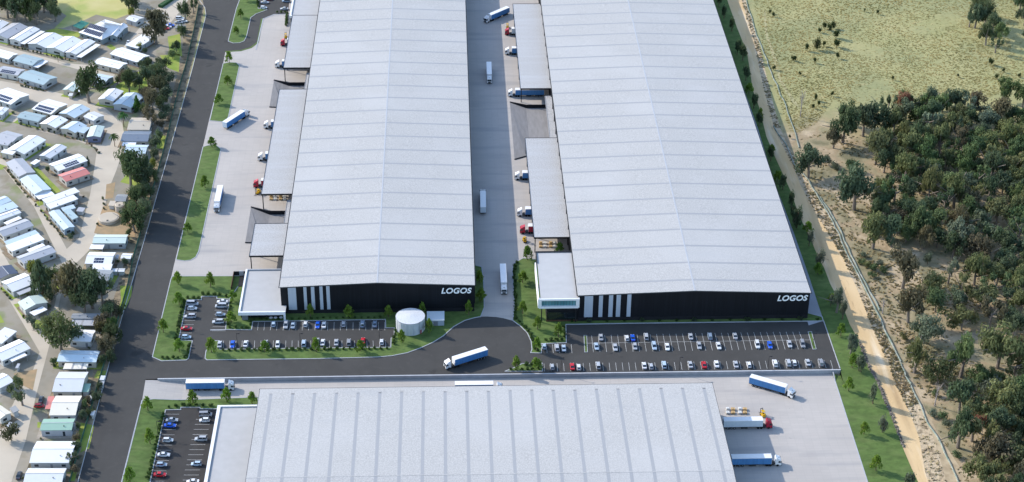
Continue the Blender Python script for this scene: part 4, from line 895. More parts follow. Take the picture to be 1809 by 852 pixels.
for px, py, h, r in [(1541.7, 713.4, 9.5, 2.6), (1520.6, 657, 7.5, 2.3), (1558.4, 764, 7, 2.4), (1606, 868, 9, 3), (1477.7, 552.5, 13, 3.6), (1488, 564, 9.5, 2.4), (1429, 435, 8, 2.4), (1447, 473, 9.5, 2.6), (1502.6, 625, 10, 3.6), (1517, 655, 7.5, 2.5)]:
    tree(px, py, 'gum' if r > 3 else 'round', h, r, GREY, 'grey green gum sapling on the lower half of the right lawn', gg, 'gum_sapling')
for px, py, h, r in [(1270, 12, 8, 2.6), (1279, 33, 8, 2.8), (1293, 56, 8.5, 3), (1302, 97, 9, 3.2), (1312, 107, 9.5, 3.2), (1317.5, 143, 9, 3), (1331.5, 192, 8.5, 2.8), (1341, 224, 8, 2.6), (1361.6, 285, 8, 2.4), (1382.7, 336, 8, 2.6), (1397.6, 370, 9.5, 2.8), (1407, 403, 10.5, 3.3), (1262, -8, 9, 3), (1402, 390, 8, 2.6)]:
    tree(px, py, 'round', h, r, (.08, .12, .06), 'dark gum sapling beside the right warehouse path', 'dark gum saplings on the long right lawn', 'gum_sapling')
def hedge(pts, where, sp=1.95, r=1.2, h=1.35, s=False):
    g = 'shrubs in the hedge '+where
    for i in range(len(pts)-1):
        a = Vector(G(*pts[i])); b = Vector(G(*pts[i+1])); L = (b-a).length; n = max(1, int(L/sp))
        for j in range(n):
            p = a+(b-a)*(j+.5)/n; k = RNG.uniform(.75, 1.2)
            tree(0, 0, 'shrub', h*k*1.1, r*k, (.06, .115, .03), None, g, 'shrub', 'shrub', base=(p.x+RNG.uniform(-.2, .2), p.y+RNG.uniform(-.2, .2), p.z+.1), label='dark green shrub in the hedge '+where)
hedge([(328.5, 527.5), (354, 527.3)], 'at the top corner of the upper left car park'); hedge([(354, 521.5), (383, 521.5), (404, 526)], 'above the upper left car park')
hedge([(325, 530), (311, 601)], 'left of the upper left car park'); hedge([(408, 533), (401.5, 578)], 'between the upper left car park and low office', sp=2.4); hedge([(401, 579.8), (441.5, 580.5)], 'under the low office lawn')
hedge([(441.5, 578), (443.5, 565.5), (678, 561.7)], 'along the top row of the left car rows', sp=2.5, r=.85, h=.9); hedge([(388, 620), (690, 616.8)], 'below the bottom row of the left car rows', sp=2.45)
hedge([(698.5, 583), (694.5, 612)], 'left of the round steel tank'); hedge([(283, 634), (329, 632.5), (336, 606)], 'at the foot of the upper left car park')
hedge([(913, 462.5), (908, 480), (911.5, 541), (909, 562), (925, 577), (936, 590), (943, 606), (943, 620), (954, 620.5)], 'round the lawn edge left of the two storey office', sp=2.1)
hedge([(960, 602.8), (997, 602)], 'above the three bay row'); hedge([(997, 600), (996, 577)], 'left of the right car park', sp=2.)
hedge([(898, 654.5), (955, 653.5)], 'along the small lawn above the retaining wall'); hedge([(924, 645), (955, 644)], 'at the top of the small lawn')
hedge([(289, 729), (260.5, 850)], 'left of the bottom left car park', sp=2.3); hedge([(291, 721), (318, 717.5), (353, 716.8), (378, 719.5)], 'above the bottom left car park', sp=2.2)
hedge([(455, 2), (455, 14), (471, 16.5)], 'at the topmost car park'); hedge([(486, 23.2), (508, 23.2), (506, 48)], 'beside the topmost left canopy', sp=1.8)
for i, px in enumerate(range(1010, 1455, 31)):
    tree(px, 569-.009*(px-1010), 'shrub', (1.9 if i % 3 == 1 else 1.1), (1.7 if i % 3 == 1 else 1.), (.06, .09, .05) if i % 3 == 1 else (.03, .07, .015), None, 'shrubs along the right black wall', 'shrub', 'shrub', label='shrub in the shaded strip along the right black wall')
# ---- bushland
OL, DG, BR, MG, RU = (.17, .185, .085), (.095, .13, .075), (.15, .13, .085), (.12, .17, .075), (.24, .12, .08)
CN = {OL: 'olive', DG: 'dark green', BR: 'brownish', MG: 'mid green', RU: 'rusty red', GREY: 'grey green', YG: 'yellow green'}
def tenth(py):
    k = int(max(0, min(9.99, py/85.2)))
    return ['at the very top', 'one tenth down', 'two tenths down', 'three tenths down', 'four tenths down', 'halfway down', 'six tenths down', 'seven tenths down', 'eight tenths down', 'at the bottom'][k]
def edgecol(px, py):
    track = 1310+ (py*.39); d = px-track
    if px > 1765: return 'right edge of bushland'
    if d < 190: return 'bushland near the dirt track'
    return 'middle bushland' if px < 1700 else 'right half of bushland'
placed = []
def bush(px, py, h, r, col, kind='gum', size=None):
    x, y, z = G(px, py); placed.append((x, y, r))
    s = 'tall' if h >= 17 else ('small' if h < 9 else 'medium')
    tree(px, py, kind, h, r, col, '%s %s gum tree, %s, %s' % (s, CN[col], edgecol(px, py-10), tenth(py-10)), 'gum trees of the bushland right of the dirt track', 'gum_tree')
for a in [(1488, 252.6, 21, 7.5, DG), (1472, 262, 12, 4.5, BR), (1428, 314, 17, 7.2, DG), (1524.5, 241, 18, 7, DG), (1545, 238, 16, 6.5, DG), (1565, 213, 14, 4, DG), (1579, 241, 15, 6, OL), (1500, 222, 13, 5, DG), (1547, 290, 17, 7, OL), (1592, 205, 14, 5, RU),
          (1508.7, 370.8, 22, 9.5, DG), (1541.6, 439.6, 19, 7, OL), (1594.7, 509.8, 20, 7.5, BR), (1603.7, 569.6, 18, 6.7, BR), (1674.5, 501.8, 13, 3.8, GREY), (1696.4, 531.7, 14, 4, OL), (1632, 606, 12, 6.8, GREY), (1615, 657.8, 17, 4.6, OL),
          (1696.7, 665.8, 21, 6.5, MG), (1761.5, 649.8, 20, 8.2, OL), (1655, 678, 11, 5.8, OL), (1694, 730, 15, 6.2, DG), (1725, 692, 11, 6, MG), (1768, 735, 16, 8.5, OL), (1797, 645, 15, 6, BR), (1692, 791, 19, 5.5, DG), (1762, 777, 13, 6, DG), (1728, 765, 9, 3.4, RU), (1758, 825, 15, 8, BR), (1740, 860, 13, 7.5, OL), (1790, 835, 13, 6.5, OL),
          (1722, 50, 15, 5, DG), (1712, 48, 11, 4, DG), (1739, 46, 15, 5, DG), (1741, 80, 14, 4.6, DG), (1765, 72, 11, 5.2, MG), (1758, 94, 10, 3.6, DG), (1752, 62, 12, 4.5, DG), (1801, 24, 16, 6, DG), (1809, 45, 14, 5, DG), (1793, 8, 15, 5, DG), (1812, 74, 11, 4, DG), (1724, 28, 14, 5, OL),
          (1775, 182, 15, 6.5, MG), (1806, 190, 14, 6, MG), (1638, 205, 17, 5.2, GREY), (1645, 225, 14, 5, DG), (1720, 200, 12, 5.2, BR), (1687, 205, 16, 6.8, DG), (1575, 330, 9, 4, DG), (1600, 365, 14, 5, DG), (1560, 380, 11, 5.5, DG), (1575, 420, 9, 5, MG), (1600, 428, 9, 5, MG), (1580, 300, 13, 5, OL), (1640, 360, 19, 4.5, OL), (1684, 372, 20, 5, OL), (1748, 325, 18, 5, DG), (1622, 402, 13, 4.5, DG), (1632, 440, 12, 5, BR), (1655, 436, 10, 5, DG), (1717, 420, 9, 4, GREY)]:
    bush(a[0], a[1], a[2], a[3]*1.12, a[4], 'gum' if a[3] > 4.3 else 'open')
def inside(p, poly):
    x, y = p; c = False; n = len(poly)
    for i in range(n):
        x1, y1 = poly[i]; x2, y2 = poly[(i+1) % n]
        if (y1 > y) != (y2 > y) and x < (x2-x1)*(y-y1)/(y2-y1)+x1: c = not c
    return c
DENSE = [([(1592, 190), (1640, 178), (1700, 188), (1745, 200), (1809, 190), (1830, 200), (1840, 400), (1790, 400), (1740, 395), (1715, 400), (1660, 385), (1620, 330), (1585, 270)], 86, 8.2),
         ([(1735, 410), (1840, 400), (1840, 600), (1790, 590), (1725, 560), (1718, 500)], 30, 8.4), ([(1705, 700), (1790, 655), (1840, 640), (1840, 900), (1765, 900), (1725, 870), (1712, 760)], 24, 8.6),
         ([(1555, 330), (1625, 360), (1660, 400), (1610, 440), (1560, 430), (1530, 380)], 12, 7.2), ([(1640, 400), (1730, 405), (1720, 460), (1660, 440)], 6, 9), ([(1640, 470), (1700, 460), (1715, 560), (1690, 590), (1640, 540)], 4, 11), ([(1560, 255), (1600, 280), (1600, 320), (1560, 300)], 5, 7)]
ntree = len(placed)
for poly, n, sp in DENSE:
    k = 0; tries = 0; xs = [p[0] for p in poly]; ys = [p[1] for p in poly]
    while k < n and tries < 9000:
        tries += 1; px = RNG.uniform(min(xs), max(xs)); py = RNG.uniform(min(ys), max(ys))
        if not inside((px, py), poly): continue
        x, y, z = G(px, py+14)
        if any((x-a)**2+(y-b)**2 < (sp*.5+c*.42)**2 for a, b, c in placed): continue
        h = RNG.uniform(9, 16); r = RNG.uniform(4.8, 7.8)
        bush(px, py+14, h, r, RNG.choices([OL, DG, MG, BR, GREY, RU], [5, 9, 5, 2, 2, .0])[0], RNG.choice(['gum', 'gum', 'gum', 'open'])); k += 1
print('TREES bush', len(placed))
def bare(px, py, h, label, lean=0.):
    x, y, z = G(px, py); t = thing('dead_tree', label, 'dead tree', (x, y, z), 0, 'bare dead trees'); k = MB(); R_ = random.Random(int(px)); k.cyl((0, 0, 0), (lean*h, 0, h*.75), .26, .12, n=7); k.build('trunk', M_dead, t); k = MB()
    for i in range(22):
        s = R_.uniform(.35, .75)*h; an = R_.uniform(0, 2*PI); L = R_.uniform(.15, .3)*h; k.cyl((lean*s*1.3, 0, s), (math.cos(an)*L*.5+lean*h, math.sin(an)*L*.5, s+L), .07, .02, n=4, cap=False)
    k.build('branch', M_dead, t)
bare(1413.8, 206, 16, 'tall bare grey tree beside the worn path in the dry field'); bare(1558.8, 554, 7.5, 'short white bare tree right of the silt fence'); bare(1650.8, 717.7, 12, 'white leafless trunk in the lower bushland', .03); bare(1598, 318, 7, 'white bare trunk among the upper bushland trees', .05)
gf = 'small bushes scattered over the dry field'
for px, py, h in [(1447.7, 58, 3), (1457, 52, 4), (1465, 55, 4), (1471.6, 51, 4), (1477, 68, 5), (1477.6, 84, 5), (1443, 88, 6), (1425.5, 90, 4), (1455, 82, 3), (1404, 109, 3), (1400, 107, 2.4), (1439, 112, 3), (1479, 104, 3.4), (1413, 133, 2), (1367, 124, 2.6), (1365.6, 30, 2.6), (1360, 24, 2.4), (1550.5, 26, 2.6), (1527.6, 21, 2), (1577, 142, 2.2), (1469.5, 170, 2.6), (1440, 178, 3.4), (1446, 187, 2.6), (1436, 192, 2.4), (1692, 137, 2), (1750, 115, 4), (1772, 128, 2.4), (1800, 137, 2.4), (1784, 150, 2), (1760, 140, 3), (1395, 245, 2)]:
    tree(px, py, 'round', h*1.1, h*.48, (.05, .075, .025), 'small %s bush on the dry field, %s' % ('dark round' if h > 3.2 else 'low', tenth(py)), gf, 'bush', 'bush')
for px, py, h, r in [(1532, 472, 2.6, 2.6), (1543, 478, 3, 3.), (1552, 470, 2.6, 2.8), (1522, 466, 2, 2.4), (1560, 482, 2.5, 2.6), (1540, 490, 2.4, 2.6), (1459, 292, 4, 4), (1475, 299, 3, 3), (1638, 467, 5, 2.4), (1500, 302, 5, 4), (1525, 455, 2, 2.4), (1620, 590, 3, 2.6), (1596, 600, 2.6, 2.4), (1653, 700, 2.6, 2.4), (1664, 740, 2.8, 3), (1672, 756, 2.8, 3), (1648, 735, 2.2, 2.6), (1690, 808, 2, 2.4), (1740, 620, 2, 2), (1728, 650, 1.8, 2), (1752, 655, 1.8, 2), (1600, 395, 3, 3), (1645, 405, 3, 3), (1660, 300, 3, 3)]:
    tree(px, py, 'round', h*1.2, r, RNG.choice([MG, OL, GREY]), 'low spreading bush, %s, %s' % (edgecol(px, py), tenth(py)), 'low bushes between the gum trees', 'bush', 'bush')
# tussocks, litter and understorey nobody could count
def tufts(name, polys, n, hr, wr, m, label, blades=3, mode='e', thr=None):
    V, Fc = [], []; R_ = random.Random(len(name)+n)
    for poly, share in polys:
        xs = [p[0] for p in poly]; ys = [p[1] for p in poly]; k = 0
        while k < n*share:
            px = R_.uniform(min(xs), max(xs)); py = R_.uniform(min(ys), max(ys))
            if not inside((px, py), poly): continue
            x, y, z = G(px, py); nv = noise.noise(Vector((x*.03, y*.03, 3)))
            if thr is not None and nv < thr and R_.random() < .8: k += .2; continue
            k += 1; h = R_.uniform(*hr)*(1+nv); w_2 = R_.uniform(*wr)
            for j in range(blades):
                an = R_.uniform(0, PI); d = Vector((math.cos(an), math.sin(an)))*w_2; q = len(V); lx, ly = R_.uniform(-.5, .5)*w_2, R_.uniform(-.5, .5)*w_2
                V.extend([(x-d.x, y-d.y, z-.02), (x+d.x, y+d.y, z-.02), (x+d.x*.8+lx, y+d.y*.8+ly, z+h*R_.uniform(.7, 1)), (x-d.x*.8+lx, y-d.y*.8+ly, z+h)]); Fc.append((q, q+1, q+2, q+3))
    b = MB(); b.v = V; b.f = Fc; b.m = [0]*len(Fc); o = b.build(name, m); tag(o, label, kind='stuff', cat='grass'); return o
FIELD = [(1330, 0), (1809, -30), (1809, 150), (1740, 175), (1640, 170), (1560, 190), (1470, 180), (1440, 220), (1400, 240), (1380, 190), (1350, 90)]
M_tuft = leafy(mat('tussock_grass', (.33, .31, .13), .9, col2=(.54, .43, .19), scale=.06, detail=6), .5)
tufts('dry_grass', [(FIELD, 1)], 15000, (.05, .17), (.25, .7), M_tuft, 'dry yellow tussock grass across the open field', thr=-.3)
M_tuft2 = leafy(mat('bush_litter', (.24, .22, .11), .9, col2=(.46, .37, .21), scale=.1, detail=6), .45)
FLOORP = [(1400, 250), (1560, 200), (1640, 250), (1809, 250), (1809, 852), (1690, 852), (1640, 720), (1580, 600), (1500, 430), (1440, 330)]
tufts('undergrowth', [(FLOORP, 1)], 4500, (.15, .42), (.35, .9), M_tuft2, 'brown and olive undergrowth between the bushland trees', thr=-.02)
tufts('undergrowth', [(BANK, 1)], 1600, (.15, .45), (.3, .8), mat('bank_weeds', (.26, .23, .11), .9, col2=(.50, .38, .22), scale=.15), 'weeds and rubble on the bank beside the dirt track', thr=-.02)
# silt fences
def silt(pts, label, h=.6):
    q_ = [pts[0]]
    for a, b in zip(pts, pts[1:]):
        for j in (1, 2, 3): q_.append((a[0]+(b[0]-a[0])*j/3+RNG.uniform(-1.6, 1.6)*(j < 3), a[1]+(b[1]-a[1])*j/3))
    P = [Vector(G(*p)) for p in q_]; o0 = P[0]; t = thing('silt_fence', label, 'fence', tuple(o0), 0, 'low silt fences beside the dirt track'); k = MB(); n = 0
    for a, b in zip(P, P[1:]):
        d = (b-a); d.z = 0; m_ = max(1, int(d.length/5)); s = d.normalized(); q = Vector((-s.y, s.x, 0))*.05
        for j in range(m_):
            u = a+(b-a)*j/m_-o0; v = a+(b-a)*(j+1)/m_-o0
            hh = h*RNG.uniform(.8, 1.1); k.prism([(u.x-q.x, u.y-q.y), (v.x-q.x, v.y-q.y), (v.x+q.x*5, v.y+q.y*5), (u.x+q.x*5, u.y+q.y*5)], [u.z, v.z, v.z, u.z], [u.z+hh]*4)
            if n < 60: pp = MB(); pp.box(u.x-.06, u.x+.06, u.y-.06, u.y+.06, u.z, u.z+h+.25); pp.build('fence_post', M_dead, t); n += 1
    k.build('cloth', M_silt, t)
silt([(1317.5, 0), (1331.5, 49), (1349, 96), (1362, 129), (1375, 160), (1388, 188), (1400, 224), (1411, 262)], 'thin pale silt fence along the left edge of the dry field')
silt([(1366, 224), (1388, 256), (1401, 290), (1429, 321), (1446.6, 353), (1464, 382), (1482, 414.6), (1497, 453), (1523, 502.6), (1546.6, 549.6), (1570, 599.4), (1590.6, 640)], 'long green white silt fence along the middle of the dirt track', .75)
silt([(1590.6, 642), (1599, 666), (1623.5, 712.6), (1637, 747)], 'green silt fence where the dirt track widens below')
silt([(1448, 349), (1468, 380), (1487, 414), (1503, 453), (1529, 502), (1553, 549)], 'second pale line of silt fence right of the long one', .7)
silt([(1637, 747), (1661, 783.5), (1686, 838), (1698, 870)], 'thin silt fence at the bottom beside the pale dirt', .6)
# fence of the village and a scatter of rocks on the dark edge of the lawn
pts = [(352, 8), (345, 45), (330, 112), (318, 152), (304, 208), (291, 262), (272, 330), (250, 408), (236, 456), (226, 505), (210, 562), (196, 606), (168, 700), (140, 795), (124, 852), (112, 895)]
P = [Vector(G(*p)) for p in pts]; o0 = P[0]; t = thing('boundary_fence', 'long dark green mesh fence between the home village and the left road', 'fence', tuple(o0)); k = MB(); n = 0
for a, b in zip(P, P[1:]):
    d = b-a; m_ = max(1, int(d.length/6)); s = d.normalized(); q = Vector((-s.y, s.x, 0))*.03
    for j in range(m_):
        u = a+d*j/m_-o0; v = a+d*(j+1)/m_-o0; k.prism([(u.x-q.x, u.y-q.y), (v.x-q.x, v.y-q.y), (v.x+q.x, v.y+q.y), (u.x+q.x, u.y+q.y)], 0, 1.7)
        pp = MB(); pp.box(u.x-.06, u.x+.06, u.y-.06, u.y+.06, 0, 1.95); pp.build('fence_post', M_post, t)
k.build('mesh_panel', M_fgreen, t)
R_ = random.Random(5); k = MB(); pl_ = [(1517, 605), (1533.6, 647.2), (1550, 674.5), (1562, 707), (1577, 740), (1596, 792)]
for a, b in zip(pl_, pl_[1:]):
    for j in range(60):
        s = R_.random(); px = a[0]+(b[0]-a[0])*s+R_.uniform(-1, 4); py = a[1]+(b[1]-a[1])*s; x, y, z = G(px, py); r = R_.uniform(.25, .6); k.cyl((x, y, z-.1), (x+R_.uniform(-.2, .2), y, z+r), r, r*.6, n=5)
o = k.build('rubble_edge', mat('dark_rubble', (.05, .045, .04), .95, col2=(.30, .26, .22), scale=1.2)); tag(o, 'dark stones strewn along the lower edge of the right lawn', 'rubble', kind='stuff')
# ================================================================== HOME VILLAGE
WHT, PALE, TEAL, LGR, GRY, SLT, NAV, GRN, PGR, RED_, CRM, BEI, LBL = (.82, .82, .82), (.66, .67, .68), (.33, .43, .46), (.42, .43, .46), (.28, .30, .32), (.17, .21, .27), (.07, .09, .14), (.30, .46, .36), (.58, .68, .62), (.62, .22, .19), (.76, .70, .58), (.55, .48, .38), (.52, .62, .68)
RN = {WHT: 'white', PALE: 'off white', TEAL: 'teal grey', LGR: 'light grey', GRY: 'grey', SLT: 'slate blue', NAV: 'dark navy', GRN: 'green', PGR: 'pale green', RED_: 'salmon red', CRM: 'cream', BEI: 'weathered beige', LBL: 'pale blue'}
A_P = []
def rectof(o, nl, nr, fr, ridge, z):
    A, B, Cc = [Vector(U(o[0]+p[0]/7.1, o[1]+p[1]/7.1, z)) for p in (nl, nr, fr)]
    e1, e2 = B-A, Cc-B; c = (A+Cc)/2
    u = (e1 if ridge == 'a' else e2).normalized(); v = Vector((-u.y, u.x)); L = (e1 if ridge == 'a' else e2).length; w = abs((e2 if ridge == 'a' else e1).dot(v))
    if u.x < 0: u = -u
    return c, math.atan2(u.y, u.x), L, max(w, 2.4)
def home(o, nl, nr, fr, ridge, col, desc, solar=0, ze=3.0, wall=None, hip=False, flat=False, name='park_home', cat='house', pitch=.22):
    c, rz, L, w = rectof(o, nl, nr, fr, ridge, ze); w = min(w, 24 if hip else 13); t = thing(name, None, cat, (c.x, c.y, 0), rz, 'homes of the village left of the road', auto='%s roofed home %s' % (RN[col], desc) if cat == 'house' else '%s %s %s' % (RN[col], cat, desc))
    hx, hy = L/2, w/2; rise = .35 if flat else hy*pitch; wc = wall or RNG.choice([(1., 1., .98), (.9, .92, .95), (.75, .80, .85), (1., .92, .8), (1.1, 1.1, 1.1)])
    b = MB(); ix, iy = hx-.35, hy-.35
    if flat: b.box(-ix, ix, -iy, iy, 0, ze-.1)
    else:
        k = rise*iy/hy; vs = [(-ix, -iy, 0), (-ix, -iy, ze-.05), (-ix, 0, ze+k*.93-.05), (-ix, iy, ze-.05), (-ix, iy, 0)]
        if hip: vs[2] = (-ix, 0, ze-.05)
        vs += [(-x, y, z) for x, y, z in vs]; b.add(vs, [(4, 3, 2, 1, 0), (5, 6, 7, 8, 9), (0, 1, 6, 5), (3, 4, 9, 8)])
    wo = b.build('wall', M_wall, t); wo.color = (*wc, 1)
    r = MB(); th = .12
    if flat:
        r.add([(-hx, -hy, ze-.08), (hx, -hy, ze-.08), (hx, hy, ze+rise-.08), (-hx, hy, ze+rise-.08)]+[(-hx, -hy, ze+th), (hx, -hy, ze+th), (hx, hy, ze+rise+th), (-hx, hy, ze+rise+th)], [(3, 2, 1, 0), (4, 5, 6, 7), (0, 1, 5, 4), (1, 2, 6, 5), (2, 3, 7, 6), (3, 0, 4, 7)])
    else:
        hr = hx-(hy if hip else 0); top = [(-hx, -hy, ze), (hx, -hy, ze), (hx, hy, ze), (-hx, hy, ze), (-hr, 0, ze+rise), (hr, 0, ze+rise)]
        vs = [(x, y, z+th) for x, y, z in top]+[(x, y, z-.01) for x, y, z in top]
        r.add(vs, [(0, 1, 5, 4), (2, 3, 4, 5), (1, 2, 5), (3, 0, 4), (7, 6, 10, 11), (9, 8, 11, 10), (0, 6, 7, 1), (1, 7, 8, 2), (2, 8, 9, 3), (3, 9, 6, 0)] if hip else
              [(0, 1, 5, 4), (2, 3, 4, 5), (7, 6, 10, 11), (9, 8, 11, 10), (0, 6, 7, 1), (1, 7, 11, 5), (5, 11, 8, 2), (2, 8, 9, 3), (3, 9, 10, 4), (4, 10, 6, 0)])
    ro = r.build('roof', M_hroof, t); v = RNG.uniform(.93, 1.05); ro.color = (*[min(.86, q*v) for q in col], 1)
    if cat == 'house':
        A_P.append((c, rz, hx+RNG.uniform(.9, 1.9), hy+RNG.uniform(.5, 1.3), RNG.choice([M_shade_mulch, M_shade_mulch, M_gravel, M_plawn, M_verge])))
    # ridge line, vents
    if not flat:
        k = MB(); hr = hx-(hy if hip else 0); k.box(-hr, hr, -.12, .12, ze+rise+th-.01, ze+rise+th+.06); o2 = k.build('ridge_cap', M_ridge, ro)
    if cat == 'house' and L > 7:
        k = MB(); vx = RNG.uniform(-.3, .3)*L; k.cyl((vx, -hy*.5, ze+rise*.4), (vx, -hy*.5, ze+rise*.5+.55), .17, n=7); k.build('vent', M_kerb if RNG.random() < .5 else M_post, ro)
    if solar:
        sgn = -1 if (math.cos(rz) > 0) else 1
        for row in range(2):
            y0 = sgn*(hy*.28+row*hy*.34); n = max(3, int(solar)); wd = min(1.05, L*.8/n)
            for i in range(n):
                k = MB(); x = -n*wd/2+i*wd; yy0, yy1 = sorted((y0, y0+sgn*hy*.27)); zf = lambda y: ze+th+.06+rise*(1-abs(y)/hy)
                k.add([(x, yy0, zf(yy0)), (x+wd*.9, yy0, zf(yy0)), (x+wd*.9, yy1, zf(yy1)), (x, yy1, zf(yy1))], [(0, 1, 2, 3)]); k.build('solar_panel', M_solar, ro)
    if cat == 'house':
        for s in (-1, 1):
            n = max(1, int(L/4))
            for i in range(n):
                x = -L/2+L*(i+.5)/n+RNG.uniform(-.4, .4)
                if i == n//2 and s == -1:
                    k = MB(); y = s*(iy+.02); k.box(x-.45, x+.45, min(y, y-s*.05), max(y, y-s*.05), .1, 2.15); k.build('door', M_pane if RNG.random() < .5 else MATS['grey_door'], t)
                else:
                    k = MB(); y = s*(iy+.03); k.box(x-.75, x+.75, min(y, y-s*.08), max(y, y-s*.08), 1.0, 2.05); wi = k.build('window', M_pane, t); k = MB(); y2 = s*(iy+.05); k.box(x-.85, x+.85, min(y2, y2-s*.07), max(y2, y2-s*.07), .9, .99); k.build('sill', M_white, wi)
        for s in (-1, 1):
            k = MB(); x = s*(ix+.03); k.box(min(x, x-s*.08), max(x, x-s*.08), -hy*.5, hy*.15, .9, 2.0); k.build('window', M_pane, t)
    return t
def carport(o, nl, nr, fr, ridge, col, desc, ze=2.5, name='carport', stripes=False):
    c, rz, L, w = rectof(o, nl, nr, fr, ridge, ze); t = thing(name, None, 'carport', (c.x, c.y, 0), rz, 'carports and awnings of the village', auto='%s flat carport roof %s' % (RN[col], desc)); hx, hy = L/2, w/2
    k = MB(); k.box(-hx, hx, -hy, hy, ze, ze+.14); r = k.build('roof', M_hroof, t); r.color = (*col, 1)
    if stripes:
        for s in (-.12, .28): k = MB(); k.box(s*L-.35, s*L+.35, -hy+.1, hy-.1, ze+.145, ze+.16); k.build('translucent_sheet', M_roof if 0 else M_strip, r)
    for sx in (-1, 1):
        for sy in (-1, 1): k = MB(); k.box(sx*(hx-.2)-.06, sx*(hx-.2)+.06, sy*(hy-.2)-.06, sy*(hy-.2)+.06, 0, ze); k.build('post', M_kerb, t)
    k = MB(); k.box(-hx+.0, hx-.0, -hy-.01, -hy-.08, ze-.1, ze+.16); k.build('gutter', M_kerb, r)
    return t
T1, T2, T3, T4, T5, T6, T7, T8 = (0, 0), (160, 0), (0, 110), (130, 110), (0, 220), (130, 220), (0, 330), (100, 330)
S1, S2, S3, S4, S5 = (0, 440), (80, 440), (0, 550), (0, 660), (0, 732)
rw = 'in the top row below the dark trees'
home(T1, (-160, 330), (-5, 375), (105, 295), 'b', WHT, rw+', cut by the left edge'); home(T1, (-95, 430), (70, 500), (335, 350), 'b', LGR, rw); home(T1, (115, 492), (245, 528), (498, 372), 'b', WHT, rw); carport(T1, (250, 542), (305, 560), (562, 402), 'b', WHT, rw)
home(T1, (345, 548), (570, 608), (800, 470), 'b', WHT, rw); home(T1, (583, 595), (785, 662), (1025, 518), 'b', WHT, rw); home(T1, (820, 655), (945, 695), (1190, 530), 'b', WHT, rw); carport(T1, (962, 710), (1012, 730), (1258, 568), 'b', WHT, rw)
hall = home(T1, (1005, 415), (1300, 508), (1590, 330), 'a', WHT, 'with solar panels, the largest in the village', solar=12, ze=3.2, hip=True, wall=(.45, .55, .62), pitch=.42)
home(T2, (235, 452), (325, 470), (462, 322), 'b', WHT, 'forming the right wing of the large hipped hall', ze=3.3, wall=(.45, .55, .62), pitch=.5)
a = thing('shade_sail', 'dark green shade sail left of the large hipped hall', 'shade sail', (*U(144, 45, 2.6), 0)); P = [U(x/7.1, y/7.1, 2.6) for x, y in ((910, 325), (1015, 368), (1120, 290), (1022, 258))]; k = MB(); k.prism([(p[0]-a.location.x, p[1]-a.location.y) for p in P], 2.6, 2.66); k.build('sail', mat('sail_green', (.02, .16, .13), .8, var=.1), a)
for p in P: k = MB(); k.cyl((p[0]-a.location.x, p[1]-a.location.y, 0), (p[0]-a.location.x, p[1]-a.location.y, 2.7), .07, n=6); k.build('post', M_post, a)
r2 = 'in the second row from the top'
home(T1, (-110, 690), (112, 750), (225, 680), 'a', WHT, r2+', cut by the left edge'); home(T1, (160, 765), (410, 830), (548, 742), 'a', TEAL, r2); carport(T1, (418, 835), (470, 858), (600, 775), 'b', WHT, r2)
home(T3, (-70, 120), (205, 168), (338, 100), 'a', LGR, 'with solar panels at the left edge', solar=8); home(T3, (232, 195), (555, 293), (712, 190), 'a', TEAL, 'above the curving village road, long and low')
home(T3, (-110, 470), (165, 562), (342, 385), 'a', WHT, 'with a solar array at the left edge', solar=9, pitch=.16); home(T3, (-80, 650), (22, 668), (112, 585), 'b', WHT, 'tucked below the solar roof at the left edge')
home(T3, (785, 345), (915, 375), (1040, 275), 'b', PGR, 'under the big spreading tree'); carport(T3, (940, 362), (1005, 378), (1092, 300), 'b', PALE, 'under the big spreading tree')
home(T3, (1120, 240), (1310, 278), (1425, 182), 'a', LBL, 'right of the big spreading tree', wall=(.4, .45, .5)); home(T3, (395, 590), (640, 658), (852, 530), 'a', WHT, 'with two rows of solar panels in mid village', solar=10, pitch=.16)
home(T3, (740, 640), (930, 708), (1130, 592), 'b', LBL, 'beside the curving road below the big tree'); home(T3, (203, 692), (475, 752), (592, 676), 'a', TEAL, 'facing the curving road, left of a white roof'); home(T3, (498, 770), (690, 832), (852, 730), 'b', WHT, 'between two pale roofs above the curving road')
home(T3, (1055, 690), (1185, 745), (1300, 668), 'a', PALE, 'with a dark shadow beside the upper junction'); home(T5, (755, 50), (940, 112), (1092, 20), 'b', LBL, 'above the curving road, second from its corner'); home(T5, (985, 95), (1045, 122), (1125, 50), 'b', LBL, 'narrow, squeezed beside the corner home', flat=True)
home(T5, (1085, 160), (1260, 165), (1312, 28), 'b', PGR, 'with blue walls at the road corner', wall=(.38, .40, .60)); home(T4, (308, 462), (490, 500), (625, 370), 'b', WHT, 'dappled by tree shade, left of its twin'); home(T4, (520, 505), (690, 600), (862, 452), 'b', LBL, 'dappled by tree shade, right of its twin')
home(T2, (70, 800), (390, 878), (440, 790), 'a', WHT, 'right behind the big spreading tree'); home(T2, (250, 682), (600, 790), (735, 700), 'a', WHT, 'between the tall tree and the spreading tree'); home(T2, (430, 580), (592, 608), (805, 470), 'b', WHT, 'at the foot of the tall tree', flat=True); home(T2, (455, 248), (585, 288), (655, 222), 'a', PALE, 'small, near the top car park')
home(T2, (1062, 352), (1160, 372), (1192, 325), 'a', GRY, 'beside the parked red and blue cars', name='garden_shed', cat='shed', ze=2.2)
home(T5, (-60, 170), (150, 225), (302, 135), 'a', LGR, 'at the left edge below the curving road'); home(T5, (-80, 235), (95, 268), (152, 222), 'a', LGR, 'low wing at the left edge', flat=True); home(T5, (110, 300), (278, 392), (555, 212), 'b', WHT, 'long, left of the arched white roof'); home(T5, (0, 350), (150, 382), (212, 350), 'a', WHT, 'short wing at the left edge', flat=True)
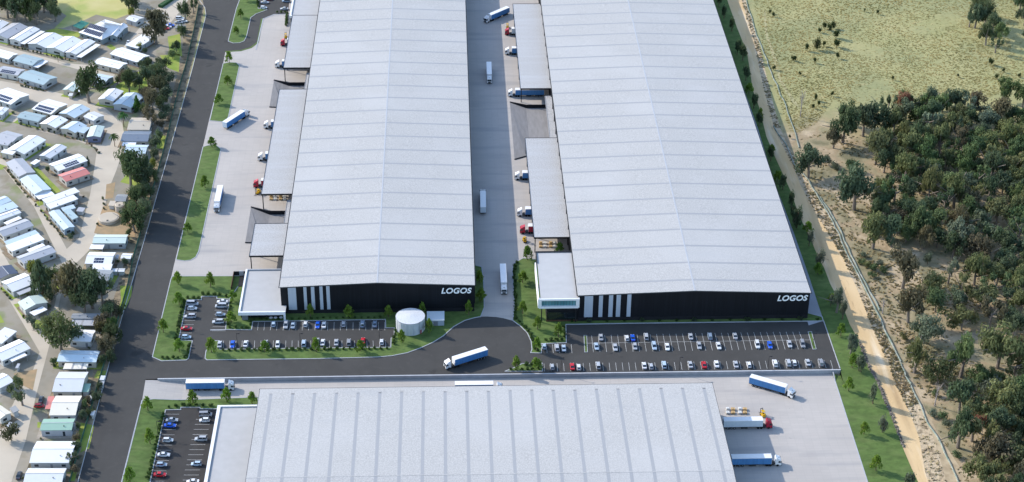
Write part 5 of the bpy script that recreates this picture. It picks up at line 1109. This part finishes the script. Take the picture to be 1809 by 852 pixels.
home(T5, (490, 392), (625, 432), (842, 288), 'b', PALE, 'arched, beside the curving road'); home(T5, (622, 495), (720, 592), (1092, 460), 'b', WHT, 'above the salmon red roof', solar=7, pitch=.15); home(T5, (725, 635), (825, 722), (1132, 620), 'b', RED_, 'the only one in the village', wall=(1., .95, .9))
home(T5, (72, 482), (232, 662), (447, 602), 'a', LGR, 'left of the bright green lawn'); home(T5, (245, 692), (432, 882), (645, 815), 'a', LBL, 'at the lower end of the bright green lawn'); carport(T7, (430, 108), (492, 162), (690, 100), 'b', WHT, 'below the bright green lawn')
home(T7, (520, 172), (592, 214), (1005, 62), 'b', WHT, 'long, at the lower tip of the bright lawn', flat=True); home(T7, (590, 228), (622, 285), (968, 160), 'b', WHT, 'narrow, above the pale blue corner roof', flat=True); home(T7, (620, 342), (812, 560), (927, 490), 'a', LBL, 'big, on the corner across from the round tanks', wall=(.6, .75, .9))
home(T7, (800, 312), (912, 425), (978, 385), 'a', TEAL, 'side wing facing the round tanks', flat=True, ze=2.5); home(T7, (760, 278), (802, 312), (957, 268), 'b', LBL, 'upper side wing facing the round tanks', flat=True, ze=2.4)
lc = 'in the left edge row beside the slanting road'
home(T7, (-80, 170), (0, 238), (142, 182), 'b', LBL, lc); home(T7, (-90, 280), (0, 335), (242, 252), 'b', LBL, lc, flat=True); home(T7, (-110, 390), (0, 425), (292, 320), 'b', WHT, lc); carport(T7, (48, 452), (82, 482), (272, 400), 'b', WHT, lc)
home(T7, (-60, 540), (40, 632), (422, 492), 'b', LGR, lc); home(T7, (45, 700), (112, 742), (505, 595), 'b', LBL, lc, flat=True); home(T7, (70, 750), (152, 815), (562, 662), 'b', WHT, lc, flat=True); home(S1, (205, 100), (292, 192), (702, 42), 'b', LGR, lc); carport(T7, (330, 795), (372, 822), (572, 740), 'b', WHT, 'beside the green conifers')
home(T8, (450, 712), (867, 712), (897, 603), 'a', PGR, 'below the two round concrete tanks', wall=(.7, .75, .8)); carport(T8, (415, 782), (582, 787), (597, 730), 'a', WHT, 'under the pale green home by the tanks')
home(S2, (500, 187), (835, 192), (882, 45), 'a', WHT, 'with solar panels by the left road fence', solar=4); home(S2, (580, 266), (825, 268), (842, 200), 'a', WHT, 'low strip under the solar home by the fence', flat=True); home(S2, (560, 400), (800, 415), (842, 270), 'a', GRY, 'half hidden behind the big dark trees')
home(S2, (950, 122), (1078, 127), (1092, 62), 'a', WHT, 'by the green fence beside the left road', name='garden_shed', cat='shed', ze=2.2); home(S2, (838, 285), (905, 285), (910, 250), 'a', WHT, 'tiny, in the shade right of the grey home', name='garden_shed', cat='shed', ze=2.); home(S2, (915, 287), (995, 287), (1000, 250), 'a', WHT, 'tiny, beside the yellow patch of grass', name='garden_shed', cat='shed', ze=2.)
home(S2, (450, 510), (620, 515), (640, 440), 'a', WHT, 'peeping through the big dark trees'); home(S1, (-90, 280), (0, 388), (228, 300), 'a', NAV, 'at the left edge, darkest of the village'); home(S1, (22, 412), (152, 545), (447, 430), 'b', WHT, 'left of the conifers'); carport(S1, (208, 548), (242, 582), (412, 515), 'b', LGR, 'right of the white roof by the conifers')
home(S1, (232, 682), (320, 782), (592, 662), 'a', PGR, 'below the conifers, beside the slanting road'); carport(S1, (372, 797), (427, 842), (592, 765), 'b', WHT, 'below the pale green roof by the conifers')
home(S3, (-110, 350), (0, 428), (192, 270), 'b', WHT, 'at the left edge, upper of three in a row', flat=True); home(S3, (-90, 500), (0, 642), (357, 480), 'b', WHT, 'at the left edge, middle of three in a row'); carport(S3, (113, 602), (152, 637), (342, 555), 'b', WHT, 'beside the lower left street')
carport(S3, (880, 177), (1262, 183), (1277, 110), 'a', LGR, 'below the big dark trees near the road', stripes=True); home(S3, (890, 95), (1270, 98), (1292, 30), 'a', GRY, 'in deep shade below the big dark trees'); home(S3, (880, 375), (1162, 387), (1187, 240), 'a', WHT, 'right of the big rounded tree')
home(S3, (727, 632), (1222, 642), (1247, 500), 'a', LBL, 'long, tinted for the shade of the big rounded tree'); carport(S3, (795, 727), (1092, 727), (1107, 655), 'a', CRM, 'with two grey stripes in the lower right row', stripes=True)  # pale blue of the long roof is a shade tint put into its colour
home(S4, (-160, 90), (0, 188), (187, 95), 'b', WHT, 'at the left edge, lowest of three in a row'); home(S4, (650, 245), (1022, 247), (1112, -30), 'a', PALE, 'large, above the red verandah home'); home(S4, (1025, 232), (1110, 234), (1140, 140), 'a', GRN, 'small, beside the large off white roof', name='garden_shed', cat='shed', ze=2.3, flat=True)
home(S4, (622, 527), (957, 527), (1022, 282), 'a', CRM, 'behind the red verandah'); carport(S4, (583, 447), (628, 449), (668, 290), 'b', RED_, 'forming a verandah on the cream roofed home'); home(S4, (508, 717), (907, 712), (937, 568), 'a', GRN, 'ribbed, in the lower right row', wall=(.95, .97, 1.05))
home(S4, (-140, 470), (0, 568), (152, 500), 'a', CRM, 'at the left edge near the bottom'); home(S4, (120, 440), (170, 500), (242, 470), 'a', GRY, 'right of the cream roof at the left edge', name='garden_shed', cat='shed', ze=2.3, flat=True)
home(S5, (375, 612), (890, 612), (962, 342), 'a', WHT, 'big, second from the bottom of the photo'); home(S5, (295, 862), (782, 862), (832, 680), 'a', PALE, 'lowest in the right row, cut by the bottom edge')
home(T6, (598, 212), (942, 217), (972, 90), 'a', SLT, 'with a small gable near the upper junction'); carport(T6, (610, 267), (778, 270), (788, 215), 'a', WHT, 'under the slate blue roof'); home(T6, (640, 362), (912, 367), (937, 260), 'a', LBL, 'just below the slate blue roof'); carport(T6, (715, 427), (822, 432), (832, 370), 'a', WHT, 'above the big leafy tree by the junction')
home(T6, (840, 440), (910, 442), (915, 410), 'a', WHT, 'above the big leafy tree by the fence', name='garden_shed', cat='shed', ze=2.1); home(T4, (690, 850), (972, 852), (987, 700), 'a', BEI, 'above the slate blue roof')
home(T8, (740, 185), (880, 190), (890, 100), 'a', GRY, 'just above the small round tank', name='garden_shed', cat='shed', ze=2.3); home(T8, (655, 240), (730, 243), (738, 190), 'a', BEI, 'between the two round tanks and the road', name='garden_shed', cat='shed', ze=2.0, flat=True)
for o_, a_, b_, c_ in ((S4, (1255, 75), (1310, 78), (1318, 48)), (S4, (1240, 165), (1295, 168), (1302, 112)), (S4, (1092, 342), (1150, 345), (1158, 285)), (S4, (1140, 525), (1185, 528), (1192, 478)), (S2, (880, 118), (920, 120), (925, 85)), (S3, (985, 235), (1015, 237), (1018, 205)), (S3, (205, 715), (240, 718), (243, 668)), (T3, (860, 425), (910, 428), (915, 400)), (T5, (405, 500), (460, 520), (480, 455)), (S1, (445, 520), (505, 525), (510, 485)), (T7, (965, 310), (1050, 320), (1062, 275)), (S5, (95, 150), (130, 160), (135, 118))):
    home(o_, a_, b_, c_, 'a', RNG.choice([WHT, PALE, LGR]), 'standing in a small yard of the village', name='garden_shed', cat='shed', ze=1.9, flat=True)
for (px, py), r, h, lb in (((192.5, 389), 4.6, 1.5, 'wide low round concrete tank beside the village road'), ((212.8, 372), 2.3, 3.2, 'smaller taller round concrete tank behind the wide one')):
    x, y, z = G(px, py); t = thing('concrete_tank', lb, 'tank', (x, y, 0), group='concrete tanks of the village'); k = MB(); k.cyl((0, 0, 0), (0, 0, h), r, n=32); k.build('shell', M_sconc, t); k = MB(); k.cyl((0, 0, h+.002), (0, 0, h+.16), r-.35, r-.5, n=32); k.build('lid', M_proad, t)
    k = MB(); k.box(-.4, .4, -r+1, -r+1.8, h+.163, h+.3); k.build('hatch', M_chassis, t)
# village trees
gv = 'trees of the home village'
VD = (.085, .115, .055)
for px, py, kind, h, r, c, lb in [(158, 182, 'gum', 21, 9.8, VD, 'big spreading dark tree in the middle of the upper village'), (276, 79, 'gum', 21, 9.4, (.12, .105, .07), 'tall brownish tree beside the upper village car park'), (328, 37, 'gum', 13, 4.6, VD, 'slim dark tree at the top beside the pale paving'), (342, 24, 'open', 9, 3.6, VD, 'thin tree hard by the top of the fence'),
      (236, 26, 'gum', 16, 6, VD, 'dark tree at the top right of the oval lawn'), (228, 16, 'gum', 15, 5, DG, 'dark tree at the top edge by the oval lawn'), (216, 2, 'gum', 13, 5, DG, 'dark tree touching the top edge above the oval lawn'), (232, 30, 'round', 6, 3, YG, 'light green bushy tree right of the oval lawn'), (325, 68, 'round', 8, 3.4, DG, 'dark round tree on the grass beside the fence'),
      (14, 32, 'gum', 17, 6.5, VD, None), (30, 38, 'gum', 18, 7, DG, None), (46, 40, 'gum', 17, 6.5, (.07, .10, .035), None), (60, 32, 'gum', 17, 6.5, DG, None), (78, 22, 'gum', 15, 5.5, DG, None), (8, 12, 'gum', 17, 6.5, DG, None), (30, 14, 'gum', 16, 6.5, VD, None), (56, 10, 'gum', 16, 6, DG, None), (80, 6, 'gum', 15, 5.5, DG, None), (98, 38, 'gum', 13, 4.5, DG, None), (66, 44, 'gum', 13, 5, VD, None), (90, 24, 'gum', 12, 5, DG, None), (-6, 30, 'gum', 17, 6.5, DG, None),
      (229, 168, 'gum', 14, 5, VD, 'dark tree on the brown grass left of the fence trees'), (247, 160, 'round', 10, 4.3, DG, 'dark round tree left of the tall fence trees'), (262, 152, 'round', 12, 5, DG, 'round tree above the tall fence trees'),
      (280, 146, 'gum', 10, 6.4, VD, None), (295, 152, 'round', 7.5, 5.6, DG, None), (278, 170, 'gum', 10, 6.8, (.11, .115, .065), None), (294, 176, 'round', 8, 5.6, DG, None), (283, 196, 'gum', 9, 6, VD, None), (272, 204, 'gum', 14, 5, (.13, .11, .075), None), (294, 204, 'round', 6.5, 4.4, DG, None), (290, 128, 'gum', 9, 5, VD, None), (270, 226, 'open', 10, 4, BR, None),
      (243, 196, 'cone', 9, 2.4, (.09, .20, .05), 'narrow light green tree between the dappled homes'), (219, 224, 'palm', 7, 3.2, (.05, .14, .03), 'green palm at the upper road junction'), (203, 259, 'palm', 6, 3, (.07, .11, .03), 'palm beside the road left of the slate blue roof'), (275, 262, 'round', 7, 3.6, DG, 'round tree right of the slate blue roof'), (272, 282, 'round', 6.5, 3.4, DG, 'round tree right of the home below the slate roof'), (103, 110, 'palm', 4, 2, (.07, .11, .03), 'small palm beside the top row street'),
      (232, 342, 'gum', 21, 9.8, (.09, .13, .06), 'big leafy tree beside the village road junction'), (251, 336, 'gum', 13, 6, DG, None), (264, 330, 'gum', 10, 5, VD, None), (256, 322, 'gum', 14, 5, DG, None), (258, 357, 'gum', 10, 4.8, DG, None), (245, 372, 'gum', 12, 5, VD, None), (270, 300, 'round', 6, 3.2, YG, 'yellow green bush by the fence above the big leafy tree'),
      (238, 410, 'gum', 14, 6, VD, 'dark tree right of the wide round concrete tank'), (254, 395, 'gum', 12, 4.6, DG, 'dark tree between the wide round tank and the road fence'),
      (76, 522, 'cone', 18, 5.2, DG, 'tallest dark conifer above the pale green home'), (92, 500, 'round', 9, 4.4, MG, 'mid green tree right of the tallest conifer'), (56, 486, 'round', 7.5, 3.4, YG, 'yellow green tree left of the tallest conifer'), (68, 508, 'cone', 12, 4, DG, 'shorter dark conifer beside the tallest one'), (104, 498, 'round', 6, 3.2, (.13, .16, .03), 'light olive bush right of the tallest conifer'), (90, 532, 'round', 6, 4, DG, 'dark bush at the foot of the conifers'),
      (132, 540, 'gum', 22, 8, (.16, .135, .08), 'big brown green tree in the lower village'), (124, 528, 'gum', 16, 6, (.16, .135, .08), 'smaller brown green tree left of the big one'), (164, 545, 'gum', 18, 8, DG, 'big dark tree right of the brown green one'), (182, 540, 'gum', 15, 5.5, DG, 'dark tree nearest the yellow grass patch'), (150, 552, 'gum', 13, 6, VD, 'low dark tree between the two big ones'),
      (108, 618, 'gum', 16, 8.2, (.13, .16, .07), 'big rounded green tree in the lower village'), (132, 606, 'round', 9, 5, DG, 'dark round tree right of the big rounded one'), (56, 576, 'round', 5.5, 2.4, GREY, 'blue green bush on the corner of the slanting road'), (66, 586, 'round', 4, 2.4, DG, 'dark bush behind the road corner'),
      (196, 570, 'gum', 9, 4.6, DG, None), (200, 588, 'round', 7, 3.8, (.06, .11, .03), None), (186, 598, 'round', 9, 4.6, (.09, .08, .035), None), (200, 612, 'gum', 11, 4.5, VD, None), (191, 628, 'gum', 9, 4, BR, None),
      (40, 716, 'open', 11, 6, (.12, .14, .07), 'pale loose tree above the grey shed at lower left'), (36, 688, 'round', 6, 3, (.09, .15, .05), 'light green bush above the pale loose tree'), (20, 778, 'round', 7.5, 4.2, (.08, .09, .045), 'rounded dark bush at the lower left crossing'), (172, 712, 'round', 6, 2.8, DG, 'dark bush against the fence right of the large off white roof'), (146, 742, 'round', 4.5, 2.4, DG, 'small bush right of the cream roofed home'), (152, 725, 'round', 5, 2, MG, 'taller small bush right of the cream roofed home'), (96, 645, 'round', 3.5, 2.4, MG, 'round bush at the street corner left of the striped carport'), (134, 800, 'round', 5, 3, DG, 'dark bush by the fence near the bottom'), (128, 822, 'open', 7, 3, DG, 'thin dark tree by the fence at the bottom'),
      (246, 90, 'round', 5, 2.4, YG, 'light bush at the foot of the tall brownish tree'), (258, 96, 'round', 4, 2.2, DG, 'dark bush below the tall brownish tree'), (86, 306-0, 'round', 4, 1.6, DG, 'dark round bush on the bright green lawn'), (156, 280+12, 'cone', 5, 1.2, DG, 'narrow conifer beside the salmon red roof'), (124, 424, 'round', 3, 2.6, DG, 'low bush at the foot of the pale blue corner home'), (250, 120, 'round', 4, 3, DG, 'dark bush right of the white gabled home'), (262, 112, 'round', 3.5, 2.6, DG, 'second dark bush right of the white gabled home')]:
    where = None
    if lb is None:
        if py < 60 and px < 120: where = 'tall dark tree in the clump at the top left corner'
        elif py < 240: where = '%s tree in the tall clump beside the left road' % ('brownish' if c[0] > .08 else 'dark')
        elif py < 400: where = 'dark tree behind the big leafy one, by the fence'
        else: where = 'tree in the shady clump by the fence, halfway down'
    tree(px, py, kind, h, r, c, where, gv, 'tree', label=lb)
def blines(pts, where, n, col=DG):
    for i in range(n):
        s = (i+RNG.uniform(.2, .8))/n; m_ = s*(len(pts)-1); a = pts[int(m_)]; b = pts[min(len(pts)-1, int(m_)+1)]; f = m_-int(m_)
        tree(a[0]+(b[0]-a[0])*f, a[1]+(b[1]-a[1])*f, 'shrub', RNG.uniform(.9, 1.8), RNG.uniform(.6, 1.1), RNG.choice([col, MG, VD]), None, 'garden bushes '+where, 'garden_bush', 'bush', label='small garden bush '+where)
blines([(20, 83), (50, 90), (78, 97), (105, 104), (125, 108)], 'along the top row street', 14); blines([(34, 152), (80, 162)], 'in the hedge before the long teal grey home', 9); blines([(30, 218), (62, 228), (90, 234), (132, 246), (150, 250)], 'above the curving road', 12)
blines([(12, 300), (30, 325), (52, 352)], 'left of the light grey home by the lawn', 8); blines([(62, 362), (90, 396), (115, 424)], 'below the pale blue corner home', 9); blines([(155, 252), (178, 274)], 'on the road corner bed', 5, BR); blines([(2, 510), (20, 532)], 'by the slanting road', 4, BR)
blines([(182, 350), (184, 372), (170, 405)], 'round the concrete tanks', 5); blines([(228, 395), (232, 410)], 'beside the round tanks', 3, RU)
hd = thing('clipped_hedge', 'long clipped green hedge at the top of the village', 'hedge', (*U(305, 8, 0), 0)); A_ = Vector(U(283, 14)); B_2 = Vector(U(316, -8)); k = MB(); d = (B_2-A_).normalized(); q = Vector((-d.y, d.x))*1.2; o_ = hd.location
n = 14
for i in range(n):
    u, v = A_+(B_2-A_)*i/n, A_+(B_2-A_)*(i+1)/n; s = RNG.uniform(.9, 1.1); k.prism([(u.x-q.x*s-o_.x, u.y-q.y*s-o_.y), (v.x-q.x*s-o_.x, v.y-q.y*s-o_.y), (v.x+q.x*s-o_.x, v.y+q.y*s-o_.y), (u.x+q.x*s-o_.x, u.y+q.y*s-o_.y)], 0, 1.5+RNG.uniform(-.1, .15))
k.build('foliage', mat('hedge_green', (.03, .09, .03), .9, var=.4, scale=2, bump=.3), hd)

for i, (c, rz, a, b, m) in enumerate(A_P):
    ca, sa = math.cos(rz), math.sin(rz); sheet('bed_or_shade_apron', [[w_(c.x+x*ca-y*sa, c.y+x*sa+y*ca) for x, y in ((-a, -b), (a, -b), (a, b), (-a, b))]], m, .034+.0006*i, 'n')  # yard aprons; the dark ones put the shade beside homes into colour

for c, rz, a, b, m in A_P:                                       # garden shrubs round the homes
    for _ in range(RNG.choice([1, 1, 2])):
        sx = RNG.choice([-1, 1]); x, y = (sx*a*RNG.uniform(.95, 1.05), RNG.uniform(-b, b)) if RNG.random() < .4 else (RNG.uniform(-a, a), sx*b*RNG.uniform(.95, 1.08))
        ca, sa = math.cos(rz), math.sin(rz)
        tree(0, 0, 'shrub', RNG.uniform(.9, 2.4), RNG.uniform(.6, 1.4), RNG.choice([DG, MG, VD, BR, OL]), None, 'garden plants dotted round the village homes', 'garden_plant', 'plant', base=(c.x+x*ca-y*sa, c.y+x*sa+y*ca, .03), label='small garden plant close to a village home')
for px, py, k_, h, r in [(262, 122, 'round', 6, 3), (305, 104, 'round', 6, 3), (312, 92, 'gum', 7, 3.2), (318, 60, 'round', 5, 2.5), (286, 228, 'round', 5, 2.6), (282, 246, 'round', 5, 2.4), (288, 214, 'round', 6, 3.2), (240, 318, 'gum', 10, 5), (262, 318, 'gum', 8, 4.4), (274, 318, 'round', 6, 3), (247, 356, 'gum', 9, 5), (256, 376, 'gum', 8, 4.4), (262, 350, 'round', 7, 4), (246, 398, 'gum', 9, 4.6), (236, 388, 'gum', 10, 5), (250, 412, 'round', 6, 3.4), (228, 418, 'round', 4, 2),
          (222, 470, 'round', 4, 2), (212, 560, 'round', 6, 3.2), (200, 560, 'gum', 8, 4.4), (184, 585, 'gum', 8, 4.6), (192, 612, 'round', 6, 3.6), (184, 622, 'gum', 7, 3.8), (196, 640, 'round', 5, 3), (182, 645, 'round', 5, 2.6), (178, 690, 'round', 4, 2), (160, 735, 'round', 4, 2.2), (158, 715, 'round', 4, 2.4), (140, 760, 'round', 3.5, 1.8), (136, 780, 'round', 4, 2.2), (126, 812, 'round', 4, 2.6), (134, 838, 'round', 4, 2.2), (208, 150, 'round', 5, 2.6), (222, 150, 'gum', 8, 3.6), (240, 142, 'round', 5, 2.6), (250, 172, 'round', 5, 2.8), (262, 184, 'gum', 9, 4.4), (256, 200, 'round', 6, 3.2), (262, 214, 'gum', 8, 4)]:
    where = 'upper part, level with the dappled homes' if py < 250 else ('level with the round concrete tanks' if py < 430 else ('below the big dark trees' if py < 660 else 'near the green roofed home'))
    tree(px, py, k_, h, r, RNG.choice([VD, DG, MG, VD, BR]), 'small tree in the fence belt, '+where, gv, 'tree')
# ================================================================== LABELS
bpy.context.view_layer.update()
ORD = ['first', 'second', 'third', 'fourth', 'fifth', 'sixth', 'seventh', 'eighth', 'ninth', 'tenth', 'eleventh', 'twelfth', 'thirteenth', 'fourteenth', 'fifteenth']
by = {}
for o, auto in ALL:
    if auto and 'label' not in o: by.setdefault(auto, []).append(o)
for lab, objs in by.items():
    if len(objs) == 1: objs[0]['label'] = lab; continue
    ps = [(PX(*o.location), o) for o in objs]; sx = max(p[0][0] for p in ps)-min(p[0][0] for p in ps); sy = max(p[0][1] for p in ps)-min(p[0][1] for p in ps)
    ax = 0 if sx >= sy*1.15 else 1; ps.sort(key=lambda p: p[0][ax]); n = len(ps)
    for i, (_, o) in enumerate(ps):
        if i == 0: w_o = 'leftmost' if ax == 0 else 'uppermost'
        elif i == n-1: w_o = 'rightmost' if ax == 0 else 'lowest'
        else: w_o = (ORD[i] if i < len(ORD) else str(i+1)+'th')+(' from left' if ax == 0 else ' from top')
        o['label'] = lab+', '+w_o
mx = max(len(o['label'].split()) for o, _ in ALL if 'label' in o); print('THINGS', len(ALL), 'longest label', mx)
for o, _ in ALL:
    if 'label' in o and len(o['label'].split()) > 16: print('LONG', o['label'])
sc.render.engine = 'CYCLES'; sc.cycles.max_bounces = 5; sc.cycles.diffuse_bounces = 2; sc.cycles.glossy_bounces = 2; sc.cycles.transparent_max_bounces = 4
